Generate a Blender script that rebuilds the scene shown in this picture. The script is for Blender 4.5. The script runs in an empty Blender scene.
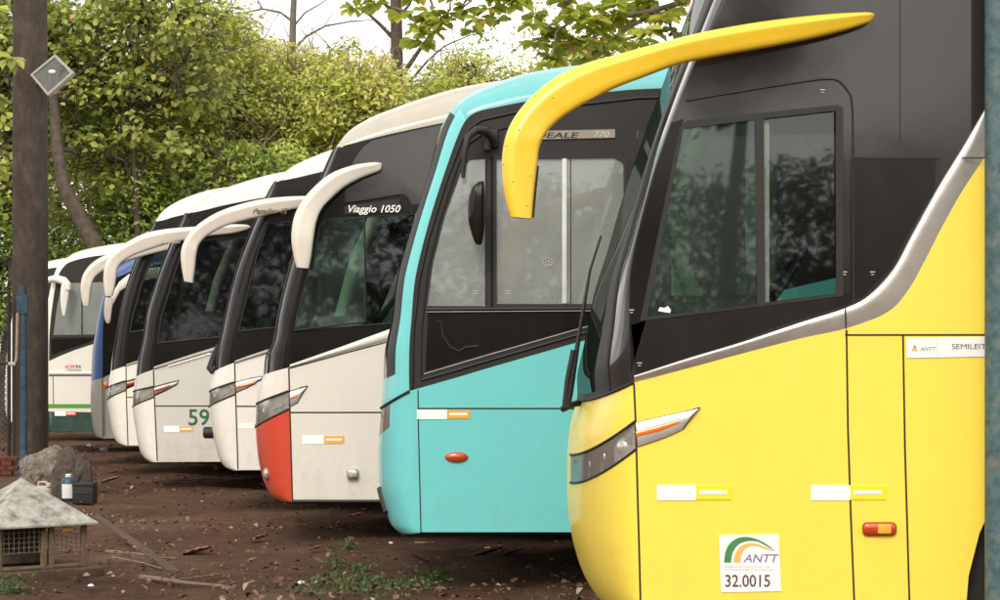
import bpy, bmesh, math, random
import numpy as np
from mathutils import Vector, Matrix
from mathutils.geometry import tessellate_polygon
random.seed(7); rng = np.random.default_rng(7)
R = math.radians
scn = bpy.context.scene
col = scn.collection

# ---------------------------------------------------------------- camera, sky, sun, exposure
FPX = 2050.0; CAMZ = 1.45; HOR = 360.0
cd = bpy.data.cameras.new('camera'); cam = bpy.data.objects.new('camera', cd); col.objects.link(cam)
cd.sensor_width = 36; cd.lens = 36 * FPX / 1000; cd.shift_y = 0.06
cam.location = (0, 0, CAMZ); cam.rotation_euler = (R(90), 0, 0)
cd.clip_start = .1; cd.clip_end = 2000
scn.camera = cam
SUN_EL, SUN_AZ = 40.0, 196.0      # azimuth clockwise from +Y (north): the sun stands behind the camera
w = bpy.data.worlds.new('World'); scn.world = w; w.use_nodes = True
nt = w.node_tree; bg = nt.nodes['Background']
sky = nt.nodes.new('ShaderNodeTexSky'); sky.sky_type = 'NISHITA'; sky.sun_disc = False
sky.sun_elevation = R(SUN_EL); sky.sun_rotation = R(SUN_AZ); sky.air_density = 1.6; sky.dust_density = 6; sky.ozone_density = .6
hs = nt.nodes.new('ShaderNodeHueSaturation'); hs.inputs['Saturation'].default_value = .16; hs.inputs['Value'].default_value = 1.0
wm = nt.nodes.new('ShaderNodeMix'); wm.data_type = 'RGBA'; wm.blend_type = 'MULTIPLY'; wm.inputs[0].default_value = 1
wm.inputs[7].default_value = (1, .965, .9, 1)
nt.links.new(sky.outputs[0], hs.inputs['Color']); nt.links.new(hs.outputs[0], wm.inputs[6])
ov = nt.nodes.new('ShaderNodeMix'); ov.data_type = 'RGBA'; ov.inputs[0].default_value = .72; ov.inputs[7].default_value = (10.2, 10.0, 9.6, 1)   # the overcast deck
cn = nt.nodes.new('ShaderNodeTexNoise'); cn.inputs['Scale'].default_value = 3.2; cn.inputs['Detail'].default_value = 5
ctc = nt.nodes.new('ShaderNodeTexCoord'); cmp_ = nt.nodes.new('ShaderNodeMapping'); cmp_.inputs['Scale'].default_value = (1, 1, 2.6)
nt.links.new(ctc.outputs['Generated'], cmp_.inputs[0]); nt.links.new(cmp_.outputs[0], cn.inputs['Vector'])
crr = nt.nodes.new('ShaderNodeValToRGB'); crr.color_ramp.elements[0].position = .36; crr.color_ramp.elements[0].color = (5.6, 5.6, 5.6, 1); crr.color_ramp.elements[1].position = .66; crr.color_ramp.elements[1].color = (14.0, 13.8, 13.2, 1)
nt.links.new(cn.outputs[0], crr.inputs[0]); nt.links.new(crr.outputs[0], ov.inputs[7])
nt.links.new(wm.outputs[2], ov.inputs[6]); nt.links.new(ov.outputs[2], bg.inputs['Color']); bg.inputs['Strength'].default_value = .13
sd = bpy.data.lights.new('sun', 'SUN'); sd.energy = 1.3; sd.angle = R(18); sd.color = (1, .94, .84)
so = bpy.data.objects.new('sun', sd); col.objects.link(so)
sv = Vector((math.sin(R(SUN_AZ)) * math.cos(R(SUN_EL)), math.cos(R(SUN_AZ)) * math.cos(R(SUN_EL)), math.sin(R(SUN_EL))))
so.rotation_euler = (-sv).to_track_quat('-Z', 'Y').to_euler()
vs = scn.view_settings; vs.view_transform = 'Standard'; vs.look = 'None'; vs.gamma = 1; vs.use_curve_mapping = False
vs.exposure = 0.42
scn.render.engine = 'CYCLES'
scn.cycles.max_bounces = 10; scn.cycles.transparent_max_bounces = 24

# ---------------------------------------------------------------- materials
MATS = {}
def new_mat(name):
    m = bpy.data.materials.new(name); m.use_nodes = True
    n = m.node_tree; b = n.nodes['Principled BSDF']; MATS[name] = m
    return m, n, b
def N(n, t, **kw):
    x = n.nodes.new(t)
    for k, v in kw.items(): setattr(x, k, v)
    return x
def noise(n, scale, detail=4, rough=.55, vec=None):
    t = N(n, 'ShaderNodeTexNoise'); t.inputs['Scale'].default_value = scale; t.inputs['Detail'].default_value = detail
    t.inputs['Roughness'].default_value = rough
    if vec is None:
        tc = N(n, 'ShaderNodeTexCoord'); vec = tc.outputs['Object']
    n.links.new(vec, t.inputs['Vector']); return t
def ramp(n, src, stops):
    r = N(n, 'ShaderNodeValToRGB'); e = r.color_ramp.elements
    while len(e) < len(stops): e.new(.5)
    for i, (p, c) in enumerate(stops):
        e[i].position = p; e[i].color = (*c, 1) if len(c) == 3 else c
    n.links.new(src, r.inputs[0]); return r
def bump(n, b, src, strength, dist):
    bp = N(n, 'ShaderNodeBump'); bp.inputs['Strength'].default_value = strength; bp.inputs['Distance'].default_value = dist
    n.links.new(src, bp.inputs['Height']); n.links.new(bp.outputs[0], b.inputs['Normal'])
def mixc(n, fac, a, b_, f=None):
    m = N(n, 'ShaderNodeMix', data_type='RGBA')
    if fac is not None: n.links.new(fac, m.inputs[0])
    if f is not None: m.inputs[0].default_value = f
    for i, c in ((6, a), (7, b_)):
        if isinstance(c, (tuple, list)): m.inputs[i].default_value = (*c, 1)
        else: n.links.new(c, m.inputs[i])
    return m.outputs[2]
def mapped(n, sx, sy, sz):
    tc = N(n, 'ShaderNodeTexCoord'); mp = N(n, 'ShaderNodeMapping'); mp.inputs['Scale'].default_value = (sx, sy, sz)
    n.links.new(tc.outputs['Object'], mp.inputs[0]); return mp.outputs[0]
def paint(name, c, rough=.32, dirt=.25, dcol=(.2, .14, .09), coat=.5, wav=.25, rv=.3):
    """bus paint: orange-peel waviness, road dust in streaks and blotches"""
    m, n, b = new_mat(name)
    v = mapped(n, 1.2, 1.2, .45)
    t = noise(n, 3.5, 8, .65, v)
    t2 = noise(n, 40, 5, .7)
    r = ramp(n, t.outputs[0], [(.48, (0, 0, 0)), (.8, (dirt, dirt, dirt))])
    r2 = ramp(n, t2.outputs[0], [(.60, (0, 0, 0)), (.78, (dirt * .6,) * 3)])
    mx = N(n, 'ShaderNodeMath', operation='MAXIMUM'); n.links.new(r.outputs[0], mx.inputs[0]); n.links.new(r2.outputs[0], mx.inputs[1])
    dc = tuple(.45 * a + .55 * d for a, d in zip(c, dcol))
    tc = N(n, 'ShaderNodeTexCoord'); sx = N(n, 'ShaderNodeSeparateXYZ'); n.links.new(tc.outputs['Object'], sx.inputs[0])
    mr = N(n, 'ShaderNodeMapRange'); mr.inputs[1].default_value = .95; mr.inputs[2].default_value = .3; mr.inputs[3].default_value = 0; mr.inputs[4].default_value = 1; n.links.new(sx.outputs[2], mr.inputs[0])
    t3 = noise(n, 11, 9, .75); r3 = ramp(n, t3.outputs[0], [(.46, (0, 0, 0)), (.72, (1, 1, 1))]); ml = N(n, 'ShaderNodeMath', operation='MULTIPLY'); n.links.new(mr.outputs[0], ml.inputs[0]); n.links.new(r3.outputs[0], ml.inputs[1])
    m4 = N(n, 'ShaderNodeMath', operation='MULTIPLY'); n.links.new(ml.outputs[0], m4.inputs[0]); m4.inputs[1].default_value = min(.6, dirt * 1.6)
    c1 = mixc(n, mx.outputs[0], c, dc)
    n.links.new(mixc(n, m4.outputs[0], c1, (.22, .15, .10)), b.inputs['Base Color'])
    rr = N(n, 'ShaderNodeMapRange'); rr.inputs[3].default_value = rough; rr.inputs[4].default_value = rough + rv
    n.links.new(t.outputs[0], rr.inputs[0]); n.links.new(rr.outputs[0], b.inputs['Roughness'])
    b.inputs['Coat Weight'].default_value = coat; b.inputs['Coat Roughness'].default_value = .12
    w_ = noise(n, 2.2, 2, .5); bump(n, b, w_.outputs[0], wav, .012)
    if name in ('black_gloss', 'panel_treeline', 'charcoal'): b.inputs['Specular IOR Level'].default_value = .26
    return m
def simple(name, c, rough=.5, metal=0, ns=0, nv=.2, bmp=0, bs=60, coat=0):
    m, n, b = new_mat(name)
    b.inputs['Base Color'].default_value = (*c, 1); b.inputs['Roughness'].default_value = rough; b.inputs['Metallic'].default_value = metal
    b.inputs['Coat Weight'].default_value = coat
    if ns:
        t = noise(n, ns, 6, .65)
        lo = tuple(x * (1 - nv) for x in c); hi = tuple(min(1, x * (1 + nv)) for x in c)
        r = ramp(n, t.outputs[0], [(.3, lo), (.7, hi)]); n.links.new(r.outputs[0], b.inputs['Base Color'])
    if bmp:
        t = noise(n, bs, 6, .7); bump(n, b, t.outputs[0], bmp, .02)
    return m
def glassy(name, tint, refl=1.0, rough=.02, ior=1.5, body=0.0, bodycol=(.1, .1, .1)):
    """thin pane: tinted see-through plus fresnel reflection (body = share of diffuse colour over the pane)"""
    m, n, b = new_mat(name); n.nodes.remove(b); out = n.nodes['Material Output']
    tr = N(n, 'ShaderNodeBsdfTransparent'); tr.inputs[0].default_value = (*tint, 1)
    gl = N(n, 'ShaderNodeBsdfGlossy'); gl.inputs['Roughness'].default_value = rough; gl.inputs['Color'].default_value = (refl, refl, refl, 1)
    fr = N(n, 'ShaderNodeFresnel'); fr.inputs[0].default_value = ior
    tb = noise(n, 1.6, 2, .5); bp = N(n, 'ShaderNodeBump'); bp.inputs['Strength'].default_value = .05; bp.inputs['Distance'].default_value = .01
    n.links.new(tb.outputs[0], bp.inputs['Height']); n.links.new(bp.outputs[0], gl.inputs['Normal'])
    mx = N(n, 'ShaderNodeMixShader'); n.links.new(fr.outputs[0], mx.inputs[0]); n.links.new(tr.outputs[0], mx.inputs[1]); n.links.new(gl.outputs[0], mx.inputs[2])
    last = mx
    if body:
        df = N(n, 'ShaderNodeBsdfDiffuse'); df.inputs[0].default_value = (*bodycol, 1)
        m2 = N(n, 'ShaderNodeMixShader'); t = noise(n, 2.5, 5, .6)
        r = N(n, 'ShaderNodeMapRange'); r.inputs[3].default_value = body * .6; r.inputs[4].default_value = body * 1.4
        n.links.new(t.outputs[0], r.inputs[0]); n.links.new(r.outputs[0], m2.inputs[0])
        n.links.new(mx.outputs[0], m2.inputs[1]); n.links.new(df.outputs[0], m2.inputs[2]); last = m2
    n.links.new(last.outputs[0], out.inputs[0])
    return m
paint('yellow', (.93, .70, .075), dirt=.10, rough=.38)
paint('yellow_arm', (.92, .59, .03), dirt=.22, rough=.3)
paint('teal', (.145, .58, .58), dirt=.14, rough=.4)
paint('teal_roof', (.11, .43, .44), dirt=.3, rough=.4)
paint('cream', (.71, .66, .585), dirt=.18, rough=.42)
paint('grey_white', (.58, .555, .50), dirt=.2, rough=.45)
paint('warm_white', (.77, .73, .665), dirt=.18, rough=.42)
paint('white', (.80, .76, .67), dirt=.25, rough=.4)
paint('mirror_cream', (.67, .60, .52), dirt=.45, rough=.45)
paint('roof_grey', (.42, .38, .31), dirt=.4, rough=.5)
paint('red', (.58, .045, .012), dirt=.3, rough=.35)
paint('blue', (.02, .075, .24), dirt=.2, rough=.35)
paint('silver_paint', (.33, .31, .27), dirt=.4, rough=.4)
paint('dark_green', (.006, .05, .035), dirt=.2)
paint('green_line', (.09, .32, .03), dirt=.15)
paint('panel_treeline', (.019, .016, .014), dirt=.15, dcol=(.1, .085, .07), rough=.08, coat=0, wav=.05, rv=.1)
paint('black_gloss', (.011, .0095, .008), dirt=.12, dcol=(.09, .075, .06), rough=.07, coat=0, wav=.05, rv=.05)
paint('charcoal', (.030, .027, .025), dirt=.15, dcol=(.09, .08, .07), rough=.35, coat=0, rv=.1)
paint('panel_grey', (.028, .024, .022), dirt=.15, dcol=(.12, .1, .09), rough=.04, coat=.5, wav=.12, rv=.04)
simple('rubber', (.014, .013, .012), .6, ns=30)
simple('seam', (.03, .018, .01), .8)
simple('tyre', (.025, .023, .021), .85, ns=20, bmp=.3)
simple('rim', (.32, .31, .30), .45, .7, ns=10)
simple('chrome', (.74, .72, .67), .2, 1, ns=6, nv=.12)
simple('trim_silver', (.74, .72, .67), .2, .62, ns=8, nv=.12)
simple('lamp_metal', (.68, .66, .61), .18, .55)
simple('lamp_dark', (.40, .37, .32), .25, .45, ns=9, nv=.4, bmp=.5, bs=14)
simple('silver_plastic', (.62, .60, .56), .3, .35, ns=9, nv=.1)
simple('orange', (.95, .20, .015), .25, coat=1)
simple('red_lens', (.5, .05, .01), .2, coat=1)
simple('tape_white', (.93, .93, .9), .4)  # white tape; the near-white base also stands in for its flash glow
simple('tape_orange', (.98, .38, .03), .4)
simple('tape_yellow', (.98, .72, .02), .4)
simple('tape_red', (.85, .07, .03), .4)
simple('sticker', (.88, .86, .83), .45)
simple('ink_dark', (.10, .055, .045), .6)
simple('ink_violet', (.22, .16, .38), .6)
simple('ink_green', (.06, .22, .06), .6)
simple('ink_orange', (.9, .45, .12), .6)
simple('ink_faint', (.55, .48, .45), .6)
simple('badge_bg', (.30, .26, .22), .4, .3)
simple('fleet_green', (.01, .12, .035), .5)
simple('seat_cloth', (.13, .14, .12), .85, ns=25, nv=.3)
simple('dash', (.05, .048, .044), .6, ns=12)
simple('interior_grey', (.5, .49, .44), .7, ns=4)
simple('interior_mid', (.26, .27, .26), .7, ns=6)
simple('interior_dark', (.035, .035, .033), .8, ns=4)
simple('floor_mat', (.03, .03, .03), .9)
simple('under_body', (.02, .018, .016), .9, ns=5)
simple('curtain', (.62, .64, .60), .85, ns=5, nv=.12)
simple('bark', (.075, .055, .04), .9, ns=7, nv=.5, bmp=.8, bs=18)
simple('twig', (.20, .145, .10), .9, ns=7, nv=.4)
simple('bark_grey', (.15, .125, .10), .9, ns=7, nv=.4, bmp=.7, bs=18)
simple('concrete', (.2, .185, .165), .9, ns=9, nv=.35, bmp=.6, bs=35)
simple('rock', (.19, .155, .125), .95, ns=16, nv=.6, bmp=1, bs=45)
simple('rock_dark', (.075, .055, .04), .95, ns=8, nv=.5, bmp=1, bs=22)
simple('wood', (.17, .115, .075), .85, ns=18, nv=.4, bmp=.5, bs=50)
simple('wire', (.25, .2, .16), .6, .4, ns=30, nv=.4)
simple('jug', (.42, .37, .29), .5, ns=14, nv=.3)
simple('bottle_blue', (.015, .045, .09), .4, ns=14, nv=.3)
simple('crate_black', (.010, .011, .010), .6, ns=14, nv=.3)
simple('brick', (.13, .035, .02), .9, ns=12, nv=.4, bmp=.6)
simple('soil_brown', (.085, .05, .031), .95, ns=14, nv=.4, bmp=.8)
simple('dry_leaf', (.19, .085, .05), .7, ns=16, nv=.5)
simple('dry_leaf_dark', (.095, .035, .022), .7, ns=16, nv=.5)
simple('paper', (.7, .68, .64), .8)
simple('yellow_leaf', (.7, .45, .06), .6)
simple('flood_glass', (.06, .065, .05), .15, ns=22, nv=.6, coat=1)
simple('flood_metal', (.35, .32, .27), .5, .5, ns=14)
simple('rust_pipe', (.34, .22, .17), .8, ns=14, nv=.3)
simple('pole_blue', (.03, .06, .09), .75, ns=12, nv=.5)
glassy('clear_glass', (.80, .88, .84), ior=1.5)
glassy('green_glass', (.62, .76, .68), ior=1.52, body=.04, bodycol=(.32, .40, .35))
glassy('pale_glass', (.76, .82, .78), ior=1.8, body=.31, bodycol=(.66, .69, .66))
glassy('dark_glass', (.50, .57, .53), ior=1.52, body=.03)
glassy('screen_glass', (.48, .56, .49), ior=1.4, refl=.5)
glassy('screen_dark', (.14, .22, .16), ior=1.25, refl=.3, body=.2, bodycol=(.02, .045, .03))
glassy('lens', (.92, .92, .9), ior=1.2, refl=.4, rough=.1, body=.2, bodycol=(.55, .52, .47))

def roof_canvas():
    m, n, b = new_mat('cage_roof'); t = noise(n, 9, 8, .7); t2 = noise(n, 30, 6, .7)
    r = ramp(n, t.outputs[0], [(.35, (.10, .09, .075)), (.5, (.33, .31, .27)), (.72, (.50, .48, .43))])
    r2 = ramp(n, t2.outputs[0], [(.5, (0, 0, 0)), (.75, (.7, .7, .7))])
    n.links.new(mixc(n, r2.outputs[0], r.outputs[0], (.13, .11, .09)), b.inputs['Base Color']); b.inputs['Roughness'].default_value = .85
    bump(n, b, t2.outputs[0], .6, .01)
roof_canvas()
def flaky():
    m, n, b = new_mat('flaking_blue'); t = noise(n, 16, 8, .7); t2 = noise(n, 50, 6, .7)
    r = ramp(n, t.outputs[0], [(.38, (.035, .075, .085)), (.56, (.085, .145, .15)), (.66, (.20, .13, .08)), (.8, (.25, .23, .2))])
    n.links.new(r.outputs[0], b.inputs['Base Color']); b.inputs['Roughness'].default_value = .6; bump(n, b, t2.outputs[0], .5, .005)
flaky()
def polemat():
    m, n, b = new_mat('wet_concrete'); t = noise(n, 3, 8, .7, mapped(n, 2.2, 2.2, 1.1)); t2 = noise(n, 40, 5, .7)
    r = ramp(n, t.outputs[0], [(.3, (.026, .017, .012)), (.55, (.062, .044, .032)), (.8, (.12, .09, .068))])
    n.links.new(r.outputs[0], b.inputs['Base Color']); b.inputs['Roughness'].default_value = .85; bump(n, b, t2.outputs[0], .5, .02)
polemat()
def groundmat():
    m, n, b = new_mat('soil')
    tc = N(n, 'ShaderNodeTexCoord'); v = tc.outputs['Object']
    a = noise(n, .55, 6, .6, v); c = noise(n, 5, 8, .72, v); d = noise(n, 38, 8, .8, v)
    ra = ramp(n, a.outputs[0], [(.32, (.125, .064, .04)), (.5, (.27, .145, .088)), (.68, (.44, .27, .18))])
    rc = ramp(n, c.outputs[0], [(.35, (.055, .029, .018)), (.55, (.18, .094, .056)), (.75, (.32, .19, .12))])
    m1 = mixc(n, None, ra.outputs[0], rc.outputs[0], .55)
    rd = ramp(n, d.outputs[0], [(.42, (.35, .35, .35)), (.6, (1, 1, 1)), (.72, (1.7, 1.6, 1.5))])
    mm = N(n, 'ShaderNodeMix', data_type='RGBA', blend_type='MULTIPLY'); mm.inputs[0].default_value = .8
    n.links.new(m1, mm.inputs[6]); n.links.new(rd.outputs[0], mm.inputs[7]); n.links.new(mm.outputs[2], b.inputs['Base Color'])
    b.inputs['Roughness'].default_value = .95; b.inputs['Specular IOR Level'].default_value = .15
    ad = N(n, 'ShaderNodeMath', operation='ADD'); n.links.new(c.outputs[0], ad.inputs[0]); n.links.new(d.outputs[0], ad.inputs[1])
    bump(n, b, ad.outputs[0], 1, .05)
groundmat()
def leafmat(name, stops, trans=.35, rough=.45):
    m, n, b = new_mat(name); at = N(n, 'ShaderNodeAttribute', attribute_name='rnd')
    r = ramp(n, at.outputs['Fac'], stops); n.links.new(r.outputs[0], b.inputs['Base Color']); b.inputs['Roughness'].default_value = rough
    tl = N(n, 'ShaderNodeBsdfTranslucent'); n.links.new(r.outputs[0], tl.inputs[0])
    mx = N(n, 'ShaderNodeMixShader'); mx.inputs[0].default_value = trans
    n.links.new(b.outputs[0], mx.inputs[1]); n.links.new(tl.outputs[0], mx.inputs[2]); n.links.new(mx.outputs[0], n.nodes['Material Output'].inputs[0])
leafmat('leaf_pale', [(0, (0.185, 0.245, 0.033)), (.35, (0.419, 0.486, 0.077)), (.7, (0.620, 0.620, 0.136)), (.93, (0.620, 0.620, 0.239)), (1, (0.620, 0.461, 0.136))])
leafmat('leaf_mid', [(0, (0.131, 0.222, 0.037)), (.4, (0.297, 0.429, 0.069)), (.8, (0.561, 0.620, 0.127)), (.96, (0.620, 0.620, 0.206)), (1, (0.620, 0.480, 0.114))])
leafmat('leaf_broad', [(0, (0.116, 0.156, 0.032)), (.5, (0.276, 0.320, 0.067)), (.85, (0.496, 0.530, 0.110)), (.98, (0.620, 0.620, 0.183)), (1, (0.620, 0.367, 0.073))], trans=.4)
leafmat('leaf_almond', [(0, (0.146, 0.205, 0.026)), (.5, (0.359, 0.422, 0.053)), (.85, (0.589, 0.596, 0.095)), (.98, (0.620, 0.620, 0.125)), (1, (0.620, 0.392, 0.084))], trans=.6)
leafmat('leaf_dark', [(0, (0.105, 0.183, 0.070)), (.6, (0.244, 0.350, 0.112)), (1, (0.489, 0.594, 0.210))], trans=.2)  # leaf colours darkened to paint shade into the background trees
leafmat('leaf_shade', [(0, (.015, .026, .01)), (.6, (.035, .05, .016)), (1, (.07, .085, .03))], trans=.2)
leafmat('weed', [(0, (.03, .07, .015)), (1, (.10, .17, .04))])

# ---------------------------------------------------------------- object helpers
def tag(o, label=None, cat=None, group=None, kind=None):
    if label: o['label'] = label
    if cat: o['category'] = cat
    if group: o['group'] = group
    if kind: o['kind'] = kind
    return o
def empty(name, loc, label, cat, group=None):
    o = bpy.data.objects.new(name, None); col.objects.link(o); o.location = loc; o.empty_display_size = .2
    return tag(o, label, cat, group)
def root_loc(p):
    v = Vector((0, 0, 0))
    while p is not None: v += Vector(p.location); p = p.parent
    return v
def mesh_obj(name, verts, faces, mats, parent=None, smooth=False, fm=None, loc=None):
    """verts in world space"""
    off = root_loc(parent) if parent is not None else Vector(loc or (0, 0, 0))
    me = bpy.data.meshes.new(name)
    me.from_pydata([(v[0] - off[0], v[1] - off[1], v[2] - off[2]) for v in verts], [], faces)
    if isinstance(mats, str): mats = [mats]
    for m in mats: me.materials.append(MATS[m])
    if fm: me.polygons.foreach_set('material_index', fm)
    if smooth is True: me.polygons.foreach_set('use_smooth', [True] * len(me.polygons))
    bm = bmesh.new(); bm.from_mesh(me); bmesh.ops.recalc_face_normals(bm, faces=bm.faces); bm.to_mesh(me); bm.free()
    if smooth == 'auto': me.polygons.foreach_set('use_smooth', [True] * len(me.polygons)); me.set_sharp_from_angle(angle=R(38))
    o = bpy.data.objects.new(name, me); col.objects.link(o)
    if parent is not None: o.parent = parent
    else: o.location = off
    return o
class MB:
    def __init__(s): s.v = []; s.f = []
    def add(s, v, f):
        k = len(s.v); s.v += [tuple(x) for x in v]; s.f += [tuple(i + k for i in q) for q in f]; return s
    def box(s, c, size, rz=0, bev=0):
        bm = bmesh.new(); bmesh.ops.create_cube(bm, size=1)
        bmesh.ops.scale(bm, vec=size, verts=bm.verts)
        if bev: bmesh.ops.bevel(bm, geom=bm.edges[:], offset=bev, segments=3, affect='EDGES', profile=.5)
        bmesh.ops.rotate(bm, cent=(0, 0, 0), matrix=Matrix.Rotation(rz, 3, 'Z'), verts=bm.verts)
        bmesh.ops.translate(bm, vec=c, verts=bm.verts); return s.bm(bm)
    def bm(s, bm):
        bm.verts.index_update(); s.add([v.co[:] for v in bm.verts], [[v.index for v in f.verts] for f in bm.faces]); bm.free(); return s
    def tube(s, pts, rad, n=8, caps=True):
        pts = [Vector(p) for p in pts]
        if not isinstance(rad, (list, tuple)): rad = [rad] * len(pts)
        V = []; F = []; up = None
        for i, p in enumerate(pts):
            t = (pts[min(i + 1, len(pts) - 1)] - pts[max(i - 1, 0)]).normalized()
            if up is None: up = t.orthogonal().normalized()
            up = (up - t * up.dot(t)); up = up.normalized() if up.length > 1e-5 else t.orthogonal().normalized()
            b = t.cross(up)
            for k in range(n):
                a = 2 * math.pi * k / n; V.append(p + (up * math.cos(a) + b * math.sin(a)) * rad[i])
        for i in range(len(pts) - 1):
            for k in range(n): F.append((i * n + k, i * n + (k + 1) % n, (i + 1) * n + (k + 1) % n, (i + 1) * n + k))
        if caps: F.append(tuple(range(n))); F.append(tuple((len(pts) - 1) * n + k for k in range(n)))
        return s.add(V, F)
    def lathe(s, prof, c, axis='Z', n=32):
        """prof list of (radius, height)"""
        V = []; F = []
        for r, h in prof:
            for k in range(n):
                a = 2 * math.pi * k / n; x, y = r * math.cos(a), r * math.sin(a)
                p = (x, y, h) if axis == 'Z' else ((x, h, y) if axis == 'Y' else (h, x, y))
                V.append((p[0] + c[0], p[1] + c[1], p[2] + c[2]))
        for i in range(len(prof) - 1):
            for k in range(n): F.append((i * n + k, i * n + (k + 1) % n, (i + 1) * n + (k + 1) % n, (i + 1) * n + k))
        F.append(tuple(range(n))); F.append(tuple((len(prof) - 1) * n + k for k in range(n)))
        return s.add(V, F)
    def ell(s, c, r, n=16, rot=None):
        bm = bmesh.new(); bmesh.ops.create_uvsphere(bm, u_segments=n, v_segments=max(6, n // 2), radius=1)
        bmesh.ops.scale(bm, vec=r, verts=bm.verts)
        if rot is not None: bmesh.ops.rotate(bm, cent=(0, 0, 0), matrix=rot, verts=bm.verts)
        bmesh.ops.translate(bm, vec=c, verts=bm.verts); return s.bm(bm)
    def build(s, name, mat, parent=None, smooth='auto', loc=None): return mesh_obj(name, s.v, s.f, mat, parent, smooth, loc=loc)
def XZ(px, py, Y): return ((px - 500) * Y / FPX, CAMZ + (HOR - py) * Y / FPX)
def P3(px, py, Y): x, z = XZ(px, py, Y); return (x, Y, z)
def GY(py): return FPX * CAMZ / (py - HOR)          # distance of a ground point seen at image row py

# flat panel traced in front-plane picture coordinates; D = distance of the bus side, y0..y1 = metres behind it
def slab(name, poly, D, y0, y1, mat, parent, holes=(), at=None):
    """poly px coordinates are converted on plane `at` (default D) and the solid fills D+y0..D+y1"""
    at = at or D
    loops = [[XZ(x, y, at) for x, y in L] for L in [poly, *holes]]
    flat = [p for L in loops for p in L]
    tris = tessellate_polygon([[Vector((p[0], p[1], 0)) for p in L] for L in loops])
    n = len(flat); V = [(p[0], D + y0, p[1]) for p in flat] + [(p[0], D + y1, p[1]) for p in flat]
    F = [tuple(t) for t in tris] + [tuple(i + n for i in reversed(t)) for t in tris]
    k = 0
    for L in loops:
        m = len(L)
        for i in range(m):
            a, b = k + i, k + (i + 1) % m; F.append((a, b, b + n, a + n))
        k += m
    return mesh_obj(name, V, F, mat, parent)
def seamline(pts, w, D, mat, parent, name='panel_gap', y0=-.003, y1=.002):
    """thin strip of width w px along a polyline"""
    P = [np.array(p, float) for p in pts]; up = []; dn = []
    for i in range(len(P)):
        t = P[min(i + 1, len(P) - 1)] - P[max(i - 1, 0)]; t /= np.linalg.norm(t); nn = np.array([-t[1], t[0]]) * w / 2
        up.append(tuple(P[i] + nn)); dn.append(tuple(P[i] - nn))
    return bulge(name, up, dn, D, abs(y0), mat, parent)
def cr(pts, per=6):
    """Catmull-Rom through points"""
    P = [np.array(p, float) for p in pts]; P = [2 * P[0] - P[1]] + P + [2 * P[-1] - P[-2]]; out = []
    for i in range(1, len(P) - 2):
        for k in range(per):
            t = k / per; a, b, c, d = P[i - 1], P[i], P[i + 1], P[i + 2]
            out.append(tuple(.5 * (2 * b + (c - a) * t + (2 * a - 5 * b + 4 * c - d) * t * t + (3 * b - a - 3 * c + d) * t ** 3)))
    out.append(tuple(P[-2])); return out
def bulge(name, up, dn, D, depth, mat, parent, seg=6, base=.0, at=None, skew=0):
    """rounded trim strip between two traced lines"""
    V = []; F = []; n = seg + 1; at = at or D
    for a, b in zip(up, dn):
        (x0, z0), (x1, z1) = XZ(*a, at), XZ(*b, at)
        for k in range(n):
            t = k / seg; e = 0 if k in (0, seg) else math.sin(math.pi * t) ** .6
            if skew: e = (0, .75, 1, .82, .5, .2, 0)[k]; t = (0, .03, .2, .42, .66, .88, 1)[k]
            V.append((x0 + (x1 - x0) * t, D - base - depth * e, z0 + (z1 - z0) * t))
    for i in range(len(up) - 1):
        for k in range(seg): F.append((i * n + k, (i + 1) * n + k, (i + 1) * n + k + 1, i * n + k + 1))
    F.append(tuple(range(n))); F.append(tuple((len(up) - 1) * n + k for k in range(n)))
    return mesh_obj(name, V, F, mat, parent, smooth='auto')
def text(s, px, py, h, Y, mat, parent, name='lettering', shear=0, bold=0, sx=1, align='LEFT', th=.0006):
    """letters standing on the traced baseline px,py with cap height h px, facing the camera side"""
    c = bpy.data.curves.new(name, 'FONT'); c.body = s; c.size = 1; c.shear = shear; c.offset = bold; c.align_x = align; c.resolution_u = 3
    t = bpy.data.objects.new('t', c); col.objects.link(t); dg = bpy.context.evaluated_depsgraph_get(); dg.update()
    me = bpy.data.meshes.new_from_object(t.evaluated_get(dg)); bpy.data.objects.remove(t)
    k = h * Y / FPX / .70; x0, z0 = XZ(px, py, Y)
    V = [(x0 + v.co.x * k * sx, Y, z0 + v.co.y * k) for v in me.vertices]; F = [tuple(p.vertices) for p in me.polygons]
    bpy.data.meshes.remove(me)
    n = len(V); V2 = V + [(a, b + th, cc) for a, b, cc in V]
    return mesh_obj(name, V2, F + [tuple(i + n for i in reversed(f)) for f in F], mat, parent)

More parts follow.
